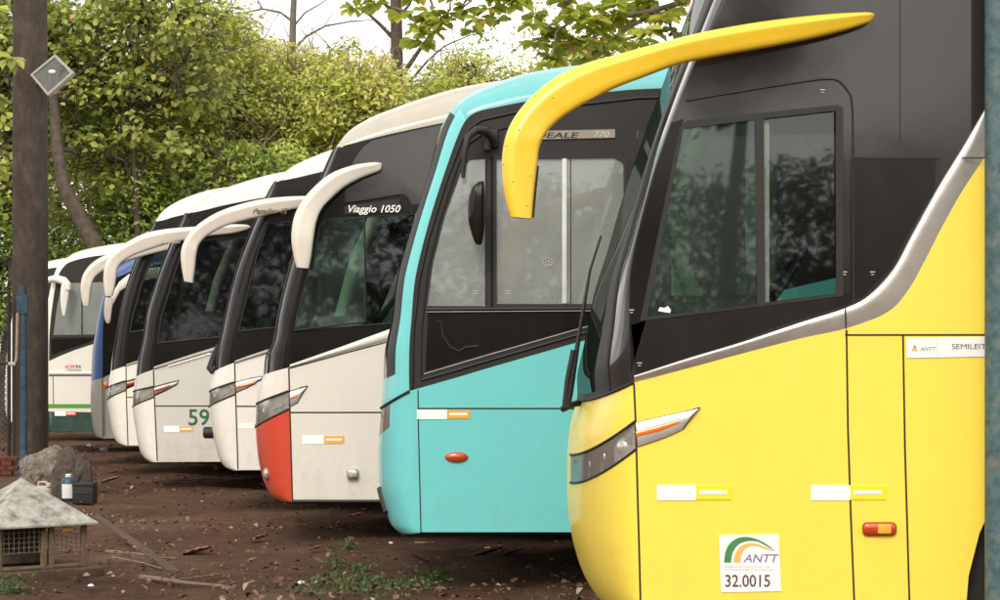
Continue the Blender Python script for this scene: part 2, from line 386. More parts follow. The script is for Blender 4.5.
# ---------------------------------------------------------------- bus body
US = [0, .003, .012, .03, .06, .1, .15, .21, .28, .36, .46, .58, .72, .86, 1.0]
class Bus:
    """stations: (F silhouette px, S side-edge px, kind 'x'|'y', band material side, band material front, split u)"""
    W = 2.55
    def __init__(s, D, stations, nexp=2.5, nexp_roof=2.2):
        s.D = D; s.st = stations; s.nn = []; s.F = []; s.S = []
        wg = np.linspace(.001, s.W * .999, 160)
        for (f, sp, kind, *_) in stations:
            n = nexp if kind == 'x' else nexp_roof; g = s.g(wg / (s.W / 2), n)
            Xs, Zs = XZ(*sp, D)
            fx, fy = f
            if kind == 'x':
                lo, hi = Xs - 2.5, Xs
                tgt = (fx - 500) / FPX
                for _ in range(50):
                    mid = (lo + hi) / 2; v = ((Xs + (mid - Xs) * g) / (D + wg)).min()
                    if v < tgt: lo = mid
                    else: hi = mid
                Xf = mid; i = int(((Xs + (Xf - Xs) * g) / (D + wg)).argmin()); i = min(i, 80); gi = max(g[i], .3)
                Zf = Zs + ((CAMZ + (HOR - fy) * (D + wg[i]) / FPX) - Zs) / gi
            else:
                lo, hi = Zs - .5, Zs + 2.0; tgt = (HOR - fy) / FPX
                for _ in range(50):
                    mid = (lo + hi) / 2; v = ((Zs + (mid - Zs) * g - CAMZ) / (D + wg)).max()
                    if v > tgt: hi = mid
                    else: lo = mid
                Zf = mid; i = int(((Zs + (Zf - Zs) * g - CAMZ) / (D + wg)).argmax()); gi = max(g[i], .3)
                Xf = Xs + ((fx - 500) * (D + wg[i]) / FPX - Xs) / gi
                Xf = max(Xf, Xs - .6)
            s.F.append((Xf, Zf)); s.S.append((Xs, Zs)); s.nn.append(n)
    @staticmethod
    def g(u, n): 
        u = np.minimum(u, 2 - u); u = np.clip(u, 0, 1); return (1 - (1 - u) ** n) ** (1 / n)
    def ev(s, arr, t):
        n = len(arr); i = min(int(t), n - 2); f = t - i
        P = [np.array(arr[max(0, min(n - 1, j))], float) for j in (i - 1, i, i + 1, i + 2)]
        a, b, c, d = P
        # limited tangents avoid overshoot on uneven spacing
        L = np.linalg.norm(c - b); m0 = (c - a) / 2; m1 = (d - b) / 2
        for m in (m0, m1):
            k = np.linalg.norm(m)
            if k > L and k > 0: m *= L / k
        h00 = 2 * f ** 3 - 3 * f * f + 1; h10 = f ** 3 - 2 * f * f + f; h01 = -2 * f ** 3 + 3 * f * f; h11 = f ** 3 - f * f
        return h00 * b + h10 * m0 + h01 * c + h11 * m1
    def pt(s, t, u, inset=0.0):
        F, S = s.ev(s.F, t), s.ev(s.S, t); n = s.nn[0] if t < s.roof_t else s.nn[-1]
        i = min(int(t), len(s.nn) - 2); fr = t - i; n = s.nn[i] * (1 - fr) + s.nn[i + 1] * fr
        gg = float(s.g(np.array([u]), n)[0]); p = S + (F - S) * gg
        v = np.array([p[0], s.D + u * s.W / 2, p[1]])
        if inset:
            e = 1e-3
            a = s.pt(min(t + e, len(s.F) - 1), u) - s.pt(max(t - e, 0), u); b = s.pt(t, min(u + e, 2)) - s.pt(t, max(u - e, 0))
            nrm = np.cross(a, b); L = np.linalg.norm(nrm); nrm = nrm / L if L > 0 else nrm
            cen = np.array([s.S[0][0] + 1.5, s.D + s.W / 2, 1.5])
            if np.dot(nrm, cen - v) < 0: nrm = -nrm
            v = v + nrm * inset
        return v
    def patch(s, name, t0, t1, u0, u1, mat, parent, inset=0, per=6, thick=0, full=False):
        ts = np.linspace(t0, t1, max(2, int(round((t1 - t0) * per)) + 1))
        us = [u for u in (US + [2 - x for x in reversed(US[:-1])]) if u0 < u < u1]; us = [u0] + us + [u1]
        V = [tuple(s.pt(t, u, inset)) for t in ts for u in us]; n = len(us); F = []; M_ = len(ts)
        for i in range(M_ - 1):
            for k in range(n - 1): F.append((i * n + k, i * n + k + 1, (i + 1) * n + k + 1, (i + 1) * n + k))
        if thick:      # inner skin and rim
            m0 = len(V); V += [tuple(s.pt(t, u, inset + thick)) for t in ts for u in us]; F += [tuple(q + m0 for q in reversed(f)) for f in F]
            rim = [k for k in range(n)] + [i * n + n - 1 for i in range(1, M_)] + [(M_ - 1) * n + k for k in range(n - 2, -1, -1)] + [i * n for i in range(M_ - 2, 0, -1)]
            for a, b in zip(rim, rim[1:] + rim[:1]): F.append((a, b, b + m0, a + m0))
        off = root_loc(parent); me = bpy.data.meshes.new(name); me.from_pydata([(v[0] - off[0], v[1] - off[1], v[2] - off[2]) for v in V], [], F)
        me.materials.append(MATS[mat]); me.polygons.foreach_set('use_smooth', [True] * len(F))
        if thick: me.set_sharp_from_angle(angle=R(50))
        o = bpy.data.objects.new(name, me); col.objects.link(o); o.parent = parent
        return o
    def Sp(s, t0, t1, per=6):
        """side edge in px"""
        out = []
        for t in np.linspace(t0, t1, int(round((t1 - t0) * per)) + 1):
            x, z = s.ev(s.S, t); out.append((500 + x * FPX / s.D, HOR - (z - CAMZ) * FPX / s.D))
        return out
def wheel_parts(root, X, Yc, tw=.28, r=.5):
    o = MB()
    o.lathe([(r * .56, -tw / 2), (r * .9, -tw / 2), (r * .98, -tw * .38), (r, -tw * .2), (r, tw * .2), (r * .98, tw * .38), (r * .9, tw / 2), (r * .56, tw / 2)], (X, Yc, r), 'Y', 40)
    wh = o.build('wheel', 'tyre', root)
    m = MB(); m.lathe([(r * .57, -tw / 2 + .005), (r * .54, -tw / 2 - .006), (r * .5, -tw / 2 + .03), (r * .34, -tw / 2 + .07), (r * .26, -tw / 2 + .06), (r * .24, -tw / 2 - .03), (.04, -tw / 2 - .05)], (X, Yc, r), 'Y', 32)
    for k in range(10):
        a = k * math.pi / 5; m.lathe([(.016, 0), (.016, .03), (.01, .035)], (X + math.cos(a) * r * .42, Yc - tw / 2 + .02, r + math.sin(a) * r * .42), 'Y', 6)
    m.build('rim', 'rim', wh)
def interior(root, B, noseX, z0=1.02, seat='seat_cloth', front=None):
    D = B.D; W = B.W
    m = MB(); m.box((noseX + 6.2, D + W / 2, z0 - .03), (11.4, W - .12, .06)); m.build('floor', 'floor_mat', root)
    m = MB(); m.box((noseX + .62, D + W / 2, z0 + .32), (.42, W - .4, .5), bev=.08); m.box((noseX + .80, D + .62, z0 + .6), (.22, .55, .14), bev=.05)
    m.build('dashboard', 'dash', root)
    # steering wheel
    cx, cy, cz = noseX + 1.0, D + .62, z0 + .62; pts = []
    for k in range(25):
        a = k * 2 * math.pi / 24; pts.append((cx + math.cos(a) * .12, cy + math.sin(a) * .22, cz + math.cos(a) * .18))
    m = MB(); m.tube(pts, .014, 8, False)
    m.tube([(cx, cy - .21, cz), (cx, cy + .21, cz)], .012, 6); m.tube([(cx - .3, cy, cz - .35), (cx, cy, cz)], .03, 8); m.build('steering_wheel', 'rubber', root)
    m = MB(); m.box((noseX + 1.72, D + .62, z0 + .42), (.48, .48, .14), bev=.05); m.box((noseX + 1.72, D + .62, z0 + .18), (.3, .3, .34), bev=.03)
    bm = bmesh.new(); bmesh.ops.create_cube(bm, size=1); bmesh.ops.scale(bm, vec=(.14, .46, .66), verts=bm.verts)
    bmesh.ops.bevel(bm, geom=bm.edges[:], offset=.05, segments=3, affect='EDGES'); bmesh.ops.rotate(bm, cent=(0, 0, 0), matrix=Matrix.Rotation(R(12), 3, 'Y'), verts=bm.verts)
    bmesh.ops.translate(bm, vec=(noseX + 2.02, D + .62, z0 + .8), verts=bm.verts); m.bm(bm)
    st = m.build('driver_seat', seat, root)
    MB().box((noseX + 2.1, D + .62, z0 + 1.24), (.1, .28, .2), bev=.04).build('headrest', seat, st)
    x_ = noseX; MB().tube([(x_ + .42, D + W - .16, z0 + .35), (x_ + .62, D + W - .16, z0 + 1.1), (x_ + .95, D + W - .2, z0 + 1.85)], .06, 10).build('inner_pillar', 'interior_grey', root)
    if z0 < 1.17: MB().box((x_ + 1.55, D + W - .12, z0 + 1.02), (.22, .06, 1.1), bev=.02).build('door_panel', 'interior_grey', root)
    MB().box((x_ + 2.03, D + .62, z0 + 1.05), (.15, .36, .3), bev=.05).build('seat_cover', 'curtain', st)
    # bulkhead behind the driver, with the aisle open
    m = MB(); m.box((noseX + 2.75, D + .55, z0 + 1.02), (.05, .95, 2.04)); m.box((noseX + 2.75, D + W - .5, z0 + 1.02), (.05, .85, 2.04)); m.build('bulkhead', 'interior_grey', root)
def common(root, B, px_r, zb, nose, far_hole=None, band=('cream', 'black_gloss'), t_w=0, wheels=True, top_t=None):
    """closes the far side, rear and underside"""
    D, W = B.D, B.W; Xr = (px_r - 500) * D / FPX
    # far side: same outline, in metres
    nS = len(B.S) - 1
    low = [tuple(B.ev(B.S, t)) for t in np.linspace(0, t_w, t_w * 4 + 1)]; upp = [tuple(B.ev(B.S, t)) for t in np.linspace(t_w, nS, (nS - t_w) * 4 + 1)]
    zw = low[-1][1]
    lowp = [px2(p, D) for p in low] + [px2((Xr, zw), D), px2((Xr, low[0][1]), D)]
    uppp = [px2(p, D) for p in upp] + [px2((Xr, upp[-1][1]), D), px2((Xr, zw), D)]
    slab('side_panel', lowp, D, W - .03, W, band[0], root, at=D)
    holes = []
    if far_hole: x0, x1, z0, z1 = far_hole; holes = [[px2(p, D) for p in ((x0, z0), (x1, z0), (x1, z1), (x0, z1))]]
    slab('window_band', uppp, D, W - .03, W, band[1], root, holes=holes, at=D)
    zt = max(B.S[-1][1], B.S[-2][1])
    MB().box((Xr - .03, D + W / 2, (zb + zt) / 2), (.06, W - .07, zt - zb - .02)).build('rear_panel', band[0], root)
    m = MB(); m.box(((nose + .5 + Xr) / 2, D + W / 2, zb + .16), (Xr - nose - .7, W - .5, .2))
    for k in range(5): m.box((nose + 1 + k * 2.2, D + W / 2, zb + .04), (.12, W - .7, .12))
    m.build('chassis', 'under_body', root)
    if wheels:
        for xx in (nose + 2.62, nose + 8.6):
            for yy in (D + .2, D + W - .2): wheel_parts(root, xx, yy)
def px2(p, D): return (500 + p[0] * FPX / D, HOR - (p[1] - CAMZ) * FPX / D)
def arch(cx, yb, rx, ry, n=14):
    """bottom edge notch from right to left"""
    return [(cx + rx * math.cos(a), yb - ry * math.sin(a)) for a in [math.pi * k / n for k in range(n + 1)]]
ARMSEC = [(0, 0), (.03, .38), (.11, .72), (.22, .93), (.32, 1.02), (.37, 1.0), (.55, .84), (.75, .70), (.9, .58), (.97, .40), (1, .05), (.97, -.35), (.8, -.6), (.5, -.7), (.2, -.6), (.03, -.3)]
def arm(name, outer, inner, Y, dys, mat, root, flat=.55, dmin=.03, n=18, per=4, glass=True):
    """mirror arm: smooth tube of elliptic section following two traced edges; dys = metres in front of Y (linear along)"""
    O, I = cr(outer, per), cr(inner, per); V = []; F = []
    m = len(O)
    for i in range(m):
        f = i / (m - 1); y = Y - (dys[0] + (dys[1] - dys[0]) * min(1, f * 1.3))
        a = np.array(XZ(*O[i], y)); b = np.array(XZ(*I[i], y)); c = (a + b) / 2; h = (a - b) / 2; L = np.linalg.norm(h)
        dep = max(dmin * min(1, L * 18 + .15), L * flat)
        # section: sharp outer edge, a soft ridge a third of the way in, a long flat flank, flat back
        for tt, dd in ARMSEC:
            p = a + (b - a) * tt; V.append((p[0], y - dep * dd, p[1]))
    n = len(ARMSEC)
    for i in range(m - 1):
        for k in range(n): F.append((i * n + k, i * n + (k + 1) % n, (i + 1) * n + (k + 1) % n, (i + 1) * n + k))
    F.append(tuple(range(n))); F.append(tuple((m - 1) * n + k for k in range(n)))
    o = mesh_obj(name, V, F, mat, root, smooth='auto')
    if glass:      # black rear housing and glass facing backwards
        ye = Y - dys[1]; j0 = int(m * .78); G = []
        pts = [(I[i][0], I[i][1]) for i in range(j0, m)]
        s_ = FPX / Y; ex = .05 * s_ * .5
        slab('mirror_glass', [(x + .5, y) for x, y in pts] + [(x - 2, y) for x, y in reversed(pts)] if False else
             [(x - ex * .5, y - 1) for x, y in pts] + [(x - ex * 1.2, y - 1) for x, y in reversed(pts)], ye, -.02, .09, 'rubber', o, at=ye)
    return o
def lampset(B, t0, t1, root, u1=.5, bowls=2):
    """headlight: recessed reflector housing, chrome bowls and clear cover on the nose corner"""
    lo = B.patch('headlight', t0, t1, .0, u1, 'lamp_dark', root, inset=.02)
    for k in range(bowls):
        u = (.035, .13, .30)[k + (3 - bowls)]; a = B.pt(t1, u); b = B.pt(t0, u); h = np.linalg.norm(a - b) * .44; p = B.pt((t0 + t1) / 2, u, h * .85 - .001)
        MB().ell(tuple(p), (h * .85, h * .85, h * .85), 24).build('reflector', 'lamp_metal', lo)
    if lo is not None: B.patch('headlight', t0, t1, 2 - u1, 2, 'lamp_dark', root, inset=.02)
    p = [tuple(B.pt(t0 + (t1 - t0) * f, u, .012)) for f in (.35, .6) for u in (.004, .02, .05)]
    mesh_obj('lamp_bar', p, [(0, 1, 4, 3), (1, 2, 5, 4)], 'chrome', lo)
    B.patch('lens_cover', t0, t1, .0, u1, 'lens', lo, inset=.001)
    # dark rubber rims
    for t in (t0, t1):
        pts = [tuple(B.pt(t, u, -.001)) for u in [x for x in US if x <= u1] + [u1]]
        MB().tube(pts, .006 if B.D < 12 else .008, 6).build('lamp_seal', 'rubber', lo)
    return lo
def tape(root, D, x0, x1, x2, y0, y1, m2='tape_orange', lift=0):
    D -= lift
    o = slab('reflective_tape', [(x0, y0), (x1, y0), (x1, y1), (x0, y1)], D, -.004, -.001, 'tape_white', root)
    q = slab('tape_end', [(x1, y0 + .5), (x2, y0 + .5), (x2, y1 - .5), (x1, y1 - .5)], D, -.004, -.001, m2, o)
    h = (y1 - y0); seamline([(x1 + (x2 - x1) * .1, (y0 + y1) / 2), (x2 - (x2 - x1) * .12, (y0 + y1) / 2)], h * .28, D - .004, 'tape_white', o, 'tape_print')
    return o
GROUP = 'buses parked side by side in a row'
def bus_root(name, D, noseX, label): return empty(name, (noseX, D, 0), label, 'bus', GROUP)

# ================================================================= setting: ground
def ground():
    xs = list(np.linspace(-14, 10, 150)); ys = list(np.linspace(7, 46, 190))
    xs = [-400, -120, -40, -22] + xs + [18, 40, 120, 400]; ys = [-300, -80, -20, 0] + ys + [60, 120, 300, 900]
    from mathutils import noise as mn
    V = []; nx = len(xs)
    for y in ys:
        for x in xs:
            z = 0
            if -14 <= x <= 10 and 7 <= y <= 46:
                z = .05 * mn.noise(Vector((x * .5, y * .35, 0))) + .03 * mn.noise(Vector((x * 1.9, y * 1.4, 3))) + .018 * mn.noise(Vector((x * 5, y * 4, 8)))
                e = min(x + 14, 10 - x, y - 7, 46 - y); z *= min(1, e / 2)
            V.append((x, y, z))
    F = [(j * nx + i, j * nx + i + 1, (j + 1) * nx + i + 1, (j + 1) * nx + i) for j in range(len(ys) - 1) for i in range(nx - 1)]
    tag(mesh_obj('ground', V, F, 'soil', smooth=True), kind='structure')
ground()

# ================================================================= buses
def lower_poly(B, tw, waist, px_r, yb, notches):
    """from nose bottom up the side edge, along the waist line, down the rear and back along the skirt with wheel arches"""
    p = B.Sp(0, tw) + waist + [(px_r, waist[-1][1]), (px_r, yb)]
    for (cx, rx, ry) in sorted(notches, key=lambda q: -q[0]): p += [(x, y) for x, y in arch(cx, yb, rx, ry)]
    return p
def dedupe(p):
    o = []
    for q in p:
        if not o or abs(q[0] - o[-1][0]) + abs(q[1] - o[-1][1]) > .02: o.append(q)
    if abs(o[0][0] - o[-1][0]) + abs(o[0][1] - o[-1][1]) < .02: o.pop()
    return o

# ---------- yellow bus
def yellow_bus():
    D = FPX / 225; s = 225
    st = [((628, 621), (641, 622), 'x'), ((608, 607), (640.6, 612), 'x'), ((592, 590), (640.3, 596), 'x'), ((580, 568), (639.8, 570), 'x'),
          ((571, 535), (638.8, 535), 'x'), ((567.5, 505), (638, 495), 'x'), ((567, 480), (636, 449), 'x'), ((567.3, 453), (635, 421), 'x'),
          ((570, 428), (634.5, 402), 'x'), ((577, 400), (634, 382), 'x'),
          ((577.5, 375), (630, 352), 'x'), ((587, 330), (628.5, 315), 'x'), ((594, 290), (629.5, 275), 'x'), ((606, 240), (637, 236), 'x'),
          ((622, 170), (655, 168), 'x'), ((642, 110), (677, 110), 'x'), ((661, 72), (694, 66), 'x'), ((686, 4), (720, 12), 'x'), ((712, -62), (748, -50), 'x'), ((738, -120), (776, -105), 'x'),
          ((775, -165), (810, -132), 'y'), ((860, -188), (870, -146), 'y'), ((1100, -196), (1100, -150), 'y'), ((3240, -196), (3240, -150), 'y')]
    B = Bus(D, st, nexp=2.05); B.roof_t = 19.5
    nx = .3; r = bus_root('yellow_bus', D, nx, 'yellow double-height bus nearest the camera with black window band and curved chrome trim')
    B.patch('front_bumper', 0, 6, 0, 2, 'yellow', r, thick=.02)
    B.patch('nose_panel', 6, 7, .8, 1.2, 'yellow', r, thick=.02)
    B.patch('bonnet', 7, 9, 0, 2, 'yellow', r, thick=.02)
    B.patch('windscreen_pillar', 9, 19, 0, .125, 'panel_grey', r); B.patch('windscreen_pillar', 9, 19, 1.875, 2, 'panel_grey', r)
    B.patch('windscreen_border', 9.25, 18.4, .125, .34, 'rubber', r); B.patch('windscreen', 9.25, 18.4, .34, 1.875, 'screen_dark', r)
    B.patch('windscreen_surround', 9, 9.25, .125, 1.875, 'rubber', r); B.patch('roof_front', 18.4, 19, .125, 1.875, 'panel_grey', r)
    B.patch('roof', 19, 23, 0, 2, 'yellow', r)
    lampset(B, 6, 7, r, .8, 3)
    # rubber line between pillar and glass
    MB().tube([tuple(B.pt(t, .127, -.002)) for t in np.linspace(9, 18.4, 40)], .009, 6).build('windscreen_seal', 'rubber', r)
    MB().tube([tuple(B.pt(9, u, -.003)) for u in US], .007, 6).build('bonnet_seal', 'rubber', r)
    # side
    chrome_dn = [(634, 383), (690, 368), (740, 354.5), (800, 339), (845, 329), (887, 313), (908, 291), (925, 261), (943, 226), (964, 189), (986, 156), (1010, 116), (1035, 84), (1070, 62), (1120, 55), (3000, 52)]
    chrome_up = [(634, 375.5), (690, 357.5), (740, 342.5), (800, 322.5), (845, 308), (869, 295), (893, 269), (912, 234), (938, 187), (962, 148), (986, 107), (1010, 68), (1035, 46), (1070, 34), (1120, 30), (3000, 28)]
    dn = cr(chrome_dn[:-1], 5) + [chrome_dn[-1]]; up = cr(chrome_up[:-1], 5) + [chrome_up[-1]]
    low = B.Sp(0, 9) + dn[1:-1] + [(3000, 52), (3000, 620)]
    for cx in (2330, 1110): low += arch(cx, 620, 145, 200)
    slab('side_panel', dedupe(low), D, 0, .03, 'yellow', r)
    win = [(646, 318), (683, 128), (690, 124), (836, 109.5), (838, 111), (837, 293)]
    upper = B.Sp(9, 23) + [(3000, -150), (3000, 52)] + list(reversed(dn[1:-1]))
    upper[-len(dn) + 2:] = upper[-len(dn) + 2:]
    slab('window_band', dedupe(B.Sp(9, 22) + [(3000, -150), (3000, 40)] + [((a[0] + b[0]) / 2, (a[1] + b[1]) / 2) for a, b in reversed(list(zip(up, dn)))][1:-1]), D, 0, .03, 'panel_grey', r, holes=[win])
    c = bulge('chrome_trim', up, dn, D, .022, 'trim_silver', r, base=-.002, skew=1)
    seamline([(845.5, 308), (846, 329)], 1.4, D - .025, 'seam', c, 'trim_joint'); 
    seamline([(962, 158), (985, 158)], 1.2, D - .028, 'seam', c, 'trim_joint')
    # lower glass part with edges; its darker colour paints in the reflected tree line
    lowband = [(629, 349), (631, 322), (838, 293.5), (842, 296)] 
    slab('lower_window', dedupe([(636, 374), (631, 325), (645, 321), (760, 308), (838, 296), (850, 292), (851, 158), (936, 158)] + [(934, 190), (908, 234), (889, 268), (866, 292), (845, 304), (800, 318), (740, 340), (690, 356)]), D, -.005, .001, 'panel_treeline', r)
    seamline(cr([(686, 101), (720, 95), (775, 86), (820, 79.5)], 3) + cr([(820, 79.5), (836, 80), (847, 90), (852, 104), (853, 150), (853.5, 306)], 4)[1:], 2.2, D - .001, 'rubber', r, 'cassette_edge', y0=-.006)
    seamline([(900, 0), (900, 140)], 1.0, D, 'rubber', r); seamline([(853, 158), (940, 158)], 1.2, D - .004, 'rubber', r)
    # window frame and panes
    wf = slab('side_window', [(640, 321), (680, 127), (686, 121), (838, 105), (843, 108), (843, 296)], D, -.008, .0, 'rubber', r,
              holes=[[(647, 316.5), (683.5, 129), (755, 120), (757, 306)], [(765, 304), (763.5, 119), (835.5, 111), (836, 293.5)]])
    slab('pillar_trim', [(631, 372), (630, 330), (630.5, 275), (638, 236), (656, 168), (671, 123), (684, 119), (680, 130), (646, 320)], D, -.005, .001, 'black_gloss', r)
    g1 = slab('front_pane', [(646, 318), (683, 128), (755, 119), (757, 308)], D, .004, .010, 'green_glass', wf)
    slab('rear_pane', [(764, 306), (764, 119), (837, 110), (837, 295)], D, .016, .021, 'clear_glass', wf)
    MB().box((XZ(766.5, 0, D)[0], D + .024, XZ(0, 213, D)[1]), (.03, .006, .83)).build('sash', 'interior_grey', wf)
    slab('pane_sticker', [(658, 311), (660, 307), (664, 308), (668, 306), (671, 310), (670, 313)], D, .001, .003, 'sticker', wf)
    # seams
    seamline([(634, 384), (636, 430), (637.5, 490), (639.5, 560), (641, 620)], 2, D, 'seam', r)
    seamline([(845, 335), (3000, 334)], 2, D, 'seam', r)
    seamline([(846.5, 330), (848, 430), (851, 520), (855, 620)], 2, D, 'seam', r); seamline([(903, 335), (905, 450), (910, 620)], 2, D, 'seam', r)
    # side lamp extension of the headlight
    e = bulge('headlight_fin', cr([(635, 421.5), (668, 414), (700, 406.8)], 4), cr([(636.5, 448.5), (664, 439), (690, 427)], 4)[:-1] + [(700, 407.5)], D, .014, 'rubber', r, base=-.002)
    bulge('fin_cover', cr([(636, 423), (668, 415.5), (698, 408.5)], 4), cr([(637.5, 446.5), (664, 437.5), (688, 427)], 4)[:-1] + [(698, 409)], D - .008, .012, 'silver_plastic', e)
    bulge('orange_strip', [(636, 431), (660, 424.5), (680, 419)], [(636, 437.5), (660, 431.5), (679, 424)], D - .018, .006, 'orange', e)
    tape(r, D, 657, 696, 731, 485, 500, 'tape_yellow'); tape(r, D, 811, 850, 886, 485, 500, 'tape_yellow')
    m = MB(); x, z = XZ(879, 528.5, D); m.box((x, D - .008, z), (17 / 112.5, .03, .06), bev=.02); ml = m.build('marker_light', 'red_lens', r)
    MB().box((x + .02, D - .022, z), (.06, .014, .042), bev=.005).build('marker_lens', 'tape_orange', ml)
    # permit sticker 32.0015
    q = [(719, 535), (778.5, 534), (781, 591), (721, 592)]
    stk = slab('permit_sticker', q, D, -.004, -.001, 'sticker', r)
    L = lambda pts: [(700 + a / 7.5, 520 + b / 7.5) for a, b in pts]
    slab('green_arc', L(cr([(180, 318), (190, 240), (220, 180), (270, 140), (340, 125), (420, 140), (500, 180), (565, 233)], 3) + cr([(500, 195), (430, 160), (360, 157), (300, 175), (260, 215), (240, 260), (232, 318)], 3)), D - .004, -.0012, -.0002, 'ink_green', stk)
    slab('orange_arc', L(cr([(250, 318), (265, 250), (300, 200), (350, 175), (420, 175), (500, 205), (565, 237)], 3) + cr([(490, 215), (420, 195), (370, 197), (330, 225), (308, 270), (302, 318)], 3)), D - .004, -.0012, -.0002, 'ink_orange', stk)
    text('ANTT', 743.5, 562, 8, D - .0052, 'ink_violet', stk, shear=.25, bold=.012, sx=1.1)
    text('Agência Nacional de', 724, 567.3, 1.9, D - .0052, 'ink_faint', stk, sx=2.05); text('Transportes Terrestres', 724, 570.3, 1.9, D - .0052, 'ink_faint', stk, sx=1.88)
    text('32.0015', 724.5, 586.5, 12, D - .0052, 'ink_dark', stk, bold=.012, sx=.84)
    s2 = slab('service_sticker', [(906, 338), (1070, 335), (1070, 355), (907, 358)], D, -.004, -.001, 'sticker', r)
    seamline([(937.3, 337.5), (937.6, 357)], .5, D - .004, 'ink_faint', s2, 'sticker_rule')
    slab('triangle_mark', [(911, 351), (914.7, 344.5), (918, 351)], D - .004, -.0012, -.0002, 'ink_orange', s2)
    slab('triangle_mark', [(913.2, 347.6), (914.7, 344.5), (916.2, 347.6)], D - .004, -.0022, -.0013, 'ink_violet', s2)
    text('ANTT', 920, 350.6, 3.6, D - .0052, 'ink_green', s2, shear=.3, sx=1.1)
    text('SEMILEITO', 951.5, 349, 5.2, D - .0052, 'ink_dark', s2, sx=1.22)
    for (x, y) in ((629, 310), (637, 363), (842, 272), (870, 272), (820, 90)):
        o = seamline([(x, y), (x + 5, y)], 1.0, D - .007, 'ink_faint', r, 'glass_mark', y0=-.001); seamline([(x + 1, y + 2.6), (x + 4, y + 2.6)], .8, D - .007, 'ink_faint', r, 'glass_mark', y0=-.001)
    # mirror arm
    outer = [(874, 14), (864, 12.5), (820, 15), (760, 22), (704, 32), (660, 43), (616, 55), (584, 64), (556, 77), (532, 96), (514, 118), (504.5, 140), (501.5, 168), (505, 198), (510, 217.5)]
    inner = [(874, 17), (866, 24), (826, 36), (772, 47), (716, 57), (678, 65), (645, 77), (616, 88), (590, 101), (565, 116), (549, 130), (540, 146), (537, 168), (534, 195), (532, 219)]
    a = arm('mirror_arm', outer, inner, D, (.05, .22), 'yellow_arm', r, flat=.5, dmin=.05, glass=False)
    m = MB()
    for (x, y) in ((503.5, 165), (506, 146), (513, 182), (527, 206), (531, 176), (536, 96), (519, 130), (553, 98)): m.ell(P3(x, y, D - .27), (.0028, .004, .0028), 8)
    m.build('screws', 'seam', a)
    MB().tube([P3(532.5, 217.5, D - .21), P3(534.8, 192, D - .21), P3(537.5, 166, D - .20)], .007, 8).build('mirror_edge', 'rubber', a)
    # wiper
    b1 = P3(563, 408, D + .9); m = MB(); m.tube([P3(567, 408, D + .85), P3(570, 392, D + .85), P3(580, 330, D + .85), P3(590, 270, D + .9), P3(601, 236, D + .95)], [.016, .016, .010, .007, .006], 8)
    m.tube([P3(565, 408, D + .85), P3(568, 380, D + .85), P3(574, 350, D + .85)], .016, 8); m.tube([P3(563, 409, D + .85), P3(574, 404, D + .95), P3(585, 402, D + 1.0)], .016, 8)
    m.build('wiper', 'rubber', r)
    common(r, B, 3000, .29, nx, far_hole=(.78, 2.35, 1.62, 2.75), band=('yellow', 'panel_grey'), t_w=9, wheels=False)
    for xx in (2.72, 8.1):
        for yy in (D + .22, D + B.W - .22): wheel_parts(r, xx, yy, r=.52)
    MB().box((2.72, D + .55, .75), (1.3, .9, .9)).build('wheel_housing', 'under_body', r)
    interior(r, B, nx + .02, 1.18)
    m = MB(); m.tube([(1.02, D + 2.5, 1.6), (1.02, D + 2.5, 2.8)], .05, 8); m.build('door_post', 'interior_grey', r)
    # sun blind and belt seen through the front pane
    MB().box((1.34, D + 1.4, 2.02), (.16, .05, .9), bev=.02).build('door_pillar', 'interior_grey', r)
    MB().tube([P3(672, 180, D + .2), P3(668, 210, D + .22), P3(680, 262, D + .26), P3(697, 302, D + .3)], [.02, .022, .035, .045], 10).build('curtain_tie', 'interior_grey', r)
    return r
yellow_bus()

